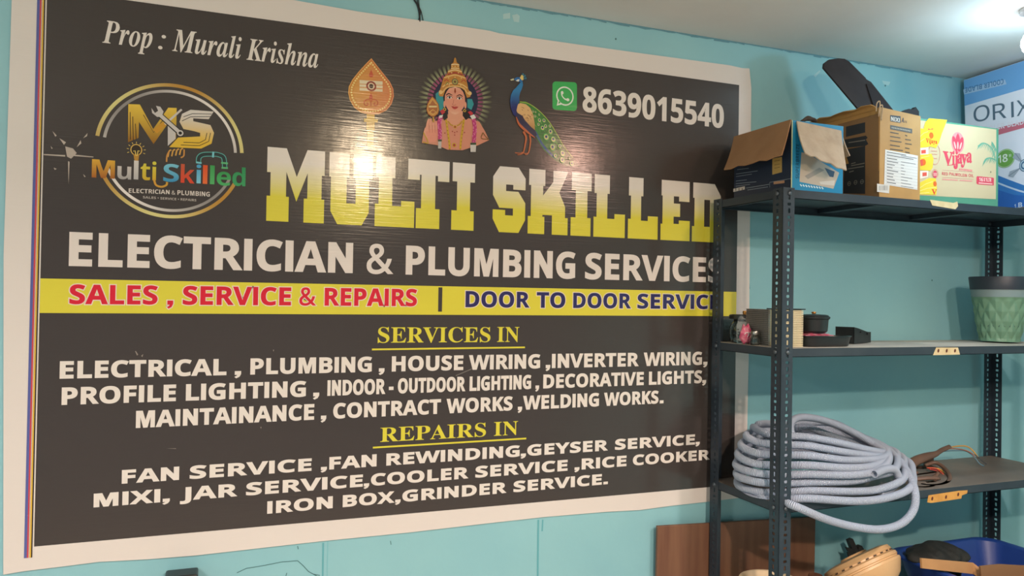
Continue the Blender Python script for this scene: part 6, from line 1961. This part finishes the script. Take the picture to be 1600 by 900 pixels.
coil = thing('conduit_coil', 'big loose coil of pale grey corrugated conduit hanging over the lower shelf edge', 'hose', (1.86, -.17, SHELF_Z[2]))
P3 = SHELF_Z[2]
HR = .0100
LOOPS = [   # left turn (px, y depth), front strand pixels with depth, right turn pixels with depth, height of the hidden back strand
    ((1154, 766, -.14), ((1180, 781, -.230), (1222, 781, -.275), (1264, 779, -.318), (1337, 783, -.335), (1385, 778, -.338)), ((1420, 764, -.330), (1426, 742, -.28), (1407, 716, -.20)), .070),
    ((1152, 752, -.13), ((1178, 767, -.215), (1222, 770, -.255), (1264, 767, -.290), (1337, 768, -.318), (1375, 764, -.325)), ((1409, 750, -.318), (1413, 729, -.26), (1398, 709, -.18)), .092),
    ((1151, 738, -.14), ((1178, 752, -.225), (1222, 755, -.250), (1264, 754, -.278), (1330, 752, -.300), (1366, 744, -.305)), ((1396, 735, -.300), (1402, 717, -.24), (1389, 702, -.17)), .112),
    ((1150, 724, -.13), ((1176, 738, -.215), (1220, 742, -.250), (1264, 741, -.285), (1330, 742, -.312), (1366, 737, -.318)), ((1386, 724, -.300), (1388, 710, -.24), (1376, 698, -.16)), .130),
    ((1153, 708, -.13), ((1178, 724, -.210), (1222, 727, -.245), (1264, 727, -.285), (1320, 731, -.305), (1360, 729, -.310)), ((1384, 719, -.280), (1382, 706, -.22), (1366, 694, -.16)), .148),
    ((1158, 694, -.13), ((1182, 708, -.205), (1224, 711, -.240), (1264, 712, -.275), (1320, 719, -.290), (1362, 718, -.290)), ((1386, 712, -.260), (1380, 700, -.20), (1354, 688, -.15)), .164),
    ((1166, 680, -.13), ((1188, 692, -.200), (1226, 695, -.235), (1264, 697, -.262), (1316, 706, -.275), (1360, 712, -.270)), ((1388, 712, -.245), (1372, 698, -.18), (1344, 682, -.13)), .176),
    ((1178, 668, -.12), ((1198, 678, -.190), (1228, 681, -.225), (1262, 683, -.245), (1310, 692, -.255), (1352, 702, -.255)), ((1380, 706, -.230), (1360, 690, -.17), (1330, 674, -.12)), .186),
]
path = []
for li, (lt, fr, rt_, zb) in enumerate(LOOPS):
    path.append(at(*lt))
    path += [at(*p) for p in fr]
    path += [at(*p) for p in rt_]
    for x, y in ((2.02, -.072), (1.90, -.062), (1.78, -.066)):
        path.append(Vector((x + rnd.uniform(-.01, .01), y + rnd.uniform(-.006, .006), P3 + zb * .80 + rnd.uniform(-.004, .004))))
path += [at(1200, 662, -.12), at(1226, 668, -.19), at(1240, 684, -.225)]
path = [p for p in path]
bm = bmesh.new()
uvl = bm.loops.layers.uv.new('UVMap')
tube(bm, catmull(path, 9), HR, 14, uv=uvl)
# a loop riding high at the left with its inside showing
top = [at(*p) for p in ((1290, 704, -.215), (1256, 694, -.225), (1237, 678, -.225), (1236, 660, -.205), (1252, 652, -.185), (1284, 656, -.175), (1322, 670, -.170), (1362, 692, -.180), (1392, 714, -.20),
                        (1404, 736, -.245), (1398, 758, -.300), (1376, 772, -.316))]
tube(bm, catmull(top, 9), HR, 14, uv=uvl)
top2 = [at(*p) for p in ((1244, 668, -.10), (1264, 668, -.11), (1300, 682, -.13), (1340, 694, -.15), (1370, 706, -.17))]
tube(bm, catmull(top2, 9), HR, 14, uv=uvl)
# the strand that has dropped over the shelf's front edge
hang = [at(*p) for p in ((1170, 768, -.19), (1196, 779, -.245), (1222, 784, -.292), (1245, 792, -.335), (1290, 811, -.345), (1335, 823, -.348), (1376, 827, -.350), (1408, 818, -.350), (1427, 797, -.350), (1430, 770, -.340), (1420, 742, -.300), (1402, 716, -.235), (1378, 696, -.17), (1340, 680, -.11))]
tube(bm, catmull(hang, 10), HR, 14, uv=uvl)
for v in bm.verts:                     # what lies on the shelf rests on it
    if v.co.y > RY0 - .002 and v.co.z < P3 + .0008:
        v.co.z = P3 + .0008
local(bm, coil)
obj('loops', bm, HOSE, coil, True)
bm = bmesh.new()
uvl = bm.loops.layers.uv.new('UVMap')
end = [at(*p) for p in ((1405, 748, -.312), (1398, 734, -.318), (1384, 733, -.326), (1366, 740.5, -.336))]
P = catmull(end, 8)
rg = tube(bm, P, HR, 16, cap=False, uv=uvl)
# open end with a wall to look into
d = (P[-1] - P[-2]).normalized()
inner = [bm.verts.new(P[-1] + (v.co - P[-1]) * .80) for v in rg[-1]]
deep = [bm.verts.new(P[-1] + (v.co - P[-1]) * .80 - d * .018) for v in rg[-1]]
for k in range(16):
    q = (k + 1) % 16
    bm.faces.new((rg[-1][k], rg[-1][q], inner[q], inner[k]))
    bm.faces.new((inner[k], inner[q], deep[q], deep[k]))
bm.faces.new(deep)
local(bm, coil)
obj('open_end', bm, HOSE, coil, True, 50)

# ------------------------------------------------------------------ brown cable with stripped wires
cab = thing('cable_bundle', 'tangled brown cable with stripped coloured wire ends beside the conduit coil', 'cable', (2.2, -.17, P3))
BRN = mat('brown_sheath', '#6f5546', .55, noise=(18, '#5f4a3e', .7))
bm = bmesh.new()
tube(bm, catmull([at(*p) for p in ((1398, 758, -.20), (1412, 738, -.18), (1428, 722, -.165), (1446, 714, -.15), (1462, 709, -.14), (1472, 703, -.13), (1484, 698, -.12))], 6), [.007 + .007 * math.sin(math.pi * min(1, k / 26)) for k in range(37)], 10, squash=.7)
tube(bm, catmull([at(*p) for p in ((1445, 727, -.13), (1462, 723, -.14), (1476, 732, -.17), (1484, 745, -.22), (1480, 757, -.26), (1468, 763, -.275), (1452, 764, -.27), (1440, 760, -.255))], 6), .0058, 8)
tube(bm, catmull([at(*p) for p in ((1400, 735, -.08), (1425, 722, -.075), (1455, 717, -.075))], 6), .010, 10)
tube(bm, catmull([at(*p) for p in ((1420, 760, -.25), (1438, 764, -.28), (1452, 767, -.285), (1459, 767, -.28))], 5), [.006] * 6 + [.007] * 10, 8, squash=.6)
tube(bm, catmull([at(*p) for p in ((1428, 749, -.22), (1448, 747, -.235), (1468, 747, -.24))], 5), .006, 8, squash=.6)
tube(bm, catmull([at(*p) for p in ((1430, 757, -.22), (1446, 752, -.22), (1462, 744, -.215), (1466, 738, -.21))], 5), .005, 8, squash=.6)
tube(bm, catmull([at(*p) for p in ((1416, 739, -.21), (1426, 737, -.215), (1433, 741, -.225))], 4), .007, 8)
tube(bm, catmull([at(*p) for p in ((1448, 762, -.245), (1458, 757, -.245), (1462, 752, -.24))], 4), .005, 8)
tube(bm, catmull([at(*p) for p in ((1400, 764, -.19), (1425, 753, -.17), (1455, 752, -.16), (1472, 742, -.15), (1460, 730, -.12), (1430, 730, -.10))], 5), .0045, 8)
for v in bm.verts:
    if v.co.z < P3 + .0008:
        v.co.z = P3 + .0008
local(bm, cab)
obj('sheath', bm, BRN, cab, True)
for c, pts, r in (('#c99a4a', ((1470, 703, -.132), (1490, 698, -.12), (1508, 697, -.12), (1519, 703, -.13), (1529, 716, -.14)), .0022), ('#9a6a5a', ((1470, 704, -.132), (1485, 701, -.125), (1506, 703, -.125), (1519, 709, -.135), (1523, 714, -.14)), .0020),
                  ('#5f8090', ((1474, 705, -.13), (1490, 704, -.125), (1510, 705, -.125), (1523, 715, -.14), (1530, 724, -.15), (1537, 728, -.155)), .0020), ('#4a4e52', ((1523, 710, -.138), (1532, 718, -.145), (1541, 725, -.15)), .0016),
                  ('#c4543c', ((1448, 731, -.15), (1462, 732, -.16), (1472, 739, -.18), (1477, 746, -.20)), .0022), ('#c9a24a', ((1455, 731, -.15), (1468, 733, -.16), (1478, 741, -.18)), .0018), ('#a83a34', ((1452, 733, -.155), (1466, 737, -.165), (1474, 748, -.20), (1476, 752, -.21)), .0020)):
    bm = bmesh.new()
    tube(bm, catmull([at(*p) for p in pts], 6), r, 7)
    local(bm, cab)
    w_ = obj('wire', bm, mat('wire_' + c[1:], c, .45), cab, True)
    w_['label'] = {'#c99a4a': 'tan wire', '#9a6a5a': 'dull pink wire', '#5f8090': 'blue grey wire', '#4a4e52': 'dark wire', '#c4543c': 'orange wire', '#c9a24a': 'yellow wire', '#a83a34': 'red wire'}[c]

# ------------------------------------------------------------------ goods at the foot of the picture
P4 = SHELF_Z[3] + .0005
# board leaning on the wall behind the rack
a, b = at(1026, 822, -.02), at(1271, 807, -.016)
bm = bmesh.new()
rot = Matrix.Translation((a.x, -.006, 0)) @ Matrix.Rotation(math.radians(0.6), 4, 'X')
box(bm, (0, -.010, .0005), (b.x - a.x, 0, a.z + .001), rot, bevel=.002)
for v in bm.verts:                     # its top runs slightly down to the right
    if v.co.z > .5:
        v.co.z += (b.z - a.z) * (v.co.x - a.x) / (b.x - a.x)
WOOD = mat('brown_ply', '#7d5a43', .55, noise=(3, '#6a4736', 1.0), bump=(8, .1))
nt = WOOD.node_tree
tcw = nt.nodes['Texture Coordinate']
mp = nt.nodes.new('ShaderNodeMapping')
mp.inputs['Scale'].default_value = (9, 1, .7)
nn = [n for n in nt.nodes if n.type == 'TEX_NOISE']
nt.links.new(tcw.outputs['Object'], mp.inputs[0])
nt.links.new(mp.outputs[0], nn[0].inputs['Vector'])
o = obj('plywood_board', bm, WOOD, None)
tag(o, 'brown plywood board leaning on the teal wall behind the rack posts', 'board')
cvb = Canvas((a.x, -.0200, 0), (1, 0, 0), (0, 0, 1), off=.0006)
cvb.stroke([cvb.uv(*p) for p in ((1247, 856), (1252, 868), (1250, 882), (1252, 905))], .0040, lin('#b08a76'), smooth=4)
cvb.ell(*cvb.uv(1175, 877), .0020, .0030, lin('#b39a8c'), 10)
cvb.build('pale_scratches', PAPERM, o)

# cream motor housing, tilted
mo = thing('motor_housing', 'cream round ridged motor housing tilted against the blue tub', 'motor', (2.022, -.195, P4))
bm = bmesh.new()
R = Matrix.Translation((.012, 0, .136)) @ Matrix.Rotation(math.radians(-13), 4, 'Y') @ Matrix.Rotation(math.radians(-36), 4, 'X')
rr = .108
lathe(bm, [(0, -.060), (.035, -.060), (.060, -.050), (.088, -.030), (.103, -.008), (rr, .000), (rr, .006), (rr - .004, .008), (rr - .004, .011), (rr - .001, .013), (rr - .002, .021), (rr - .006, .024), (rr - .010, .025),
           (rr - .010, .029), (rr - .008, .031), (rr - .012, .042), (rr - .030, .047), (.040, .049), (.038, .054), (.016, .055), (0, .055)], 64, R)
obj('shell', bm, mat('cream_enamel', '#d2ab7c', .38, noise=(6, '#c39a6c', .7)), mo, True, 28)
bm = bmesh.new()
for k in range(26):
    an = 2 * math.pi * k / 26
    box(bm, (-.004, -.0012, -.0015), (.004, .0012, .0015), R @ Matrix.Rotation(an, 4, 'Z') @ Matrix.Translation((rr - .0085, 0, .027)) @ Matrix.Rotation(1.57, 4, 'Z'))
obj('vent_slots', bm, mat('dark_slot', '#3a2c22', .7), mo)
bm = bmesh.new()
lathe(bm, [(0, 0), (.05, 0), (.05, .06), (.036, .066), (.03, .075), (0, .075)], 28, Matrix.Translation((.012, .01, 0)))
obj('foot', bm, BRASS if False else mat('dull_cream', '#b8946a', .5), mo, True, 35)

# black terminal clip above the motor
tc_ = thing('terminal_clip', 'black plastic clip with prongs standing behind the cream motor', 'clip', tuple(at(1338, 872, -.058)))
tc_.location.z = P4
bm = bmesh.new()
for q, th in ((((1327, 845), (1333, 842), (1344, 866), (1347, 880), (1340, 880)), .014), (((1342, 855), (1347, 853), (1350, 858), (1352, 882), (1338, 882)), .016), (((1322, 855), (1331, 857), (1337, 864), (1334, 868), (1326, 862)), .006),
              (((1325, 863), (1336, 865), (1337, 868), (1330, 869), (1331, 874), (1328, 875)), .006), (((1334, 876), (1352, 876), (1356, 905), (1334, 905)), .016)):
    plate(bm, [at(*p, -.058) for p in q], th, (0, -1, 0))
zlow = min(v.co.z for v in bm.verts)
for v in bm.verts:
    if v.co.z < zlow + .004:
        v.co.z = P4
local(bm, tc_)
obj('body', bm, mat('black_clip', '#2a2622', .5), tc_)

# blue tub
tb = thing('plastic_tub', 'blue plastic tub at the bottom right below the rack shelf', 'tub', (2.475, -.215, P4))


def rrect(hx, hy, r, n=7):
    out = []
    for cx_, cy_, a0 in ((hx - r, hy - r, 0), (-hx + r, hy - r, 90), (-hx + r, -hy + r, 180), (hx - r, -hy + r, 270)):
        for k in range(n):
            an = math.radians(a0 + 90 * k / (n - 1))
            out.append((cx_ + r * math.cos(an), cy_ + r * math.sin(an)))
    return out


bm = bmesh.new()
Zt = .137
rows = [[bm.verts.new((x, y, z)) for x, y in rrect(hx, hy, r)] for hx, hy, r, z in ((.17, .11, .05, 0), (.205, .150, .06, Zt - .010), (.222, .166, .065, Zt - .009), (.222, .166, .065, Zt - .003), (.219, .163, .063, Zt), (.206, .150, .06, Zt), (.200, .145, .06, Zt - .004), (.165, .105, .045, .004))]
n = len(rows[0])
for A, B in zip(rows, rows[1:]):
    for k in range(n):
        bm.faces.new((A[k], A[(k + 1) % n], B[(k + 1) % n], B[k]))
bm.faces.new(rows[0][::-1])
bm.faces.new(rows[-1])
obj('shell', bm, mat('blue_tub_plastic', '#1f3f8a', .4), tb, True, 35)

# black bag stuffed in the tub
bm = bmesh.new()
bmesh.ops.create_icosphere(bm, subdivisions=5, radius=1)
for v in bm.verts:
    x, y, z = v.co
    k = 1 + .08 * math.sin(5 * x + 2 * z) * math.sin(4 * y + 1) + .045 * math.sin(9 * x - 8 * z + 3 * y) + .02 * math.sin(17 * x + 9 * z)
    q = .066 + .034 * min(1, max(0, z + .15) * 3)          # narrow below the rim, spreading over it
    v.co = Vector((x * q * k, y * .066 * k, z * (.052 if z > 0 else .115) * k))
bg_ = obj('cloth_bag', bm, mat('black_cloth', '#1d2120', .75, noise=(20, '#2a2d2a', .6), bump=(22, .6)), None, True)
bg_.location = (2.350, -.160, P4 + .128)
tag(bg_, 'dark crumpled bag stuffed into the blue tub', 'bag')

# cardboard strips across the tub
bm = bmesh.new()
zt = P4 + Zt + .001
q = [at(*p, -.262) for p in ((1440, 872), (1519, 879), (1523, 901), (1441, 889))]
nz = Vector((0, -1, 0))
strip = [at(1440, 872, -.262), at(1520, 879, -.262), at(1537, 892, -.285), at(1590, 902, -.285)]
low = [at(1441, 888, -.268), at(1521, 897, -.268), at(1535, 906, -.290), at(1590, 920, -.290)]
va = [bm.verts.new(p) for p in strip]
vb = [bm.verts.new(p) for p in low]
fs = [bm.faces.new((va[k], vb[k], vb[k + 1], va[k + 1])) for k in range(3)]
bm.normal_update()
bmesh.ops.solidify(bm, geom=fs, thickness=.006)
o = obj('cardboard_strip', bm, mat('plain_card', '#b98d5e', .75, noise=(14, '#a67c50', .7)), None)
tag(o, 'folded light brown cardboard strip sticking up across the tub front', 'cardboard')
bm = bmesh.new()
qq = [at(*p) for p in ((1532, 885, -.297), (1562, 882, -.297), (1600, 884, -.297), (1640, 886, -.297), (1640, 912, -.297), (1534, 908, -.297))]
plate(bm, qq, .005, (0, -1, 0))
o = obj('cardboard_strip', bm, mat('dull_card', '#8f6a48', .8), None)
tag(o, 'darker flat cardboard strip lying in the right side of the tub', 'cardboard')

# enamel bowl under the rack's left end
bw = thing('enamel_bowl', 'cream bowl whose rim just shows between the left rack posts', 'bowl', (1.672 + .06, -.17, P4))
bm = bmesh.new()
hb = at(1165, 899.5, -.2).z - P4 - .034
lathe(bm, [(0, 0), (.035, 0), (.040, .006), (.066, hb * .6), (.076, hb - .004), (.080, hb), (.074, hb - .001), (.062, hb * .58), (.036, .010), (0, .008)], 40)
obj('bowl_body', bm, mat('cream_bowl', '#d8c3a2', .35), bw, True, 50)
# rusty scraps left of the motor
for k, (px, py, c) in enumerate(((1274, 898, '#6a3f2c'),)):
    p = at(px, py, -.17)
    bm = bmesh.new()
    lathe(bm, [(0, 0), (.022, 0), (.024, (p.z - P4) * .8), (.018, p.z - P4), (.008, p.z - P4 + .002), (0, p.z - P4 + .002)], 20, Matrix.Translation((p.x, p.y, P4)))
    o = obj('metal_can', bm, mat('rust_can_%d' % k, c, .6, noise=(60, '#8a5a3c', .8)), None, True, 40)
    tag(o, 'rust brown can top showing left of the cream motor', 'can')

# dark box fixed to the wall low at the left
p0, p1 = at(257, 903, -.05), at(309, 898.5, -.05)
sw = thing('wall_box', 'dark switch box on the wall whose top edge shows below the banner', 'switch box', ((p0.x + p1.x) / 2, 0, p0.z - .16))
bm = bmesh.new()
hw = (p1.x - p0.x) / 2
box(bm, (-hw, -.05, 0), (hw, -.0005, .16), bevel=.004)
obj('body', bm, BLKP, sw)
bm = bmesh.new()
box(bm, (-hw * .5, -.056, .05), (hw * .5, -.0505, .11), bevel=.002)
obj('switch_plate', bm, mat('grey_switch', '#6a6a6a', .5), sw)

# ------------------------------------------------------------------ wires above the banner, bulb on the ceiling
hw_ = thing('hanging_wire', 'thin black wires hanging from the ceiling down behind the banner top', 'wire', (.78, -.004, ZC))
for pts, r in ((((638, -14), (646, -2), (652, 8), (655, 20), (656, 34)), .0020), (((650, -12), (653, 6), (658, 18), (661, 32)), .0011), (((655, 10), (657, 20), (654, 31)), .0010)):
    bm = bmesh.new()
    P = [at(x, y, -.003) for x, y in pts]
    P = [Vector((P[0].x - .004, -.003, ZC))] + P
    tube(bm, catmull(P, 5), r, 6)
    local(bm, hw_)
    obj('strand', bm, mat('black_wire', '#1d1f22', .5), hw_, True)

LX, LY = 2.255, -.505
lb = thing('ceiling_bulb', 'glowing white bulb in a holder on the ceiling at the upper right edge', 'lamp', (LX, LY, ZC))
bm = bmesh.new()
lathe(bm, [(0, 0), (.034, 0), (.034, -.010), (.012, -.014), (.012, -.034), (.022, -.036), (.022, -.054), (.018, -.056), (0, -.056)], 28)
obj('holder', bm, mat('white_holder', '#d9dade', .4), lb, True, 35)
bm = bmesh.new()
lathe(bm, [(0, -.0565), (.016, -.0570), (.024, -.066), (.030, -.080), (.0305, -.090), (.026, -.104), (.014, -.113), (0, -.115)], 28)
obj('bulb', bm, mat('lit_bulb', '#ffffff', .4, emit=('#eaf4ff', 14.0)), lb, True)
lamp('bulb_light', (LX, LY, ZC - .16), 2.3, (0.48, 0.79, 1.0), .03)
down_lamp('bulb_downlight', (LX, LY, ZC - .12), 1.0, (0.55, 0.82, 1.0), .03)
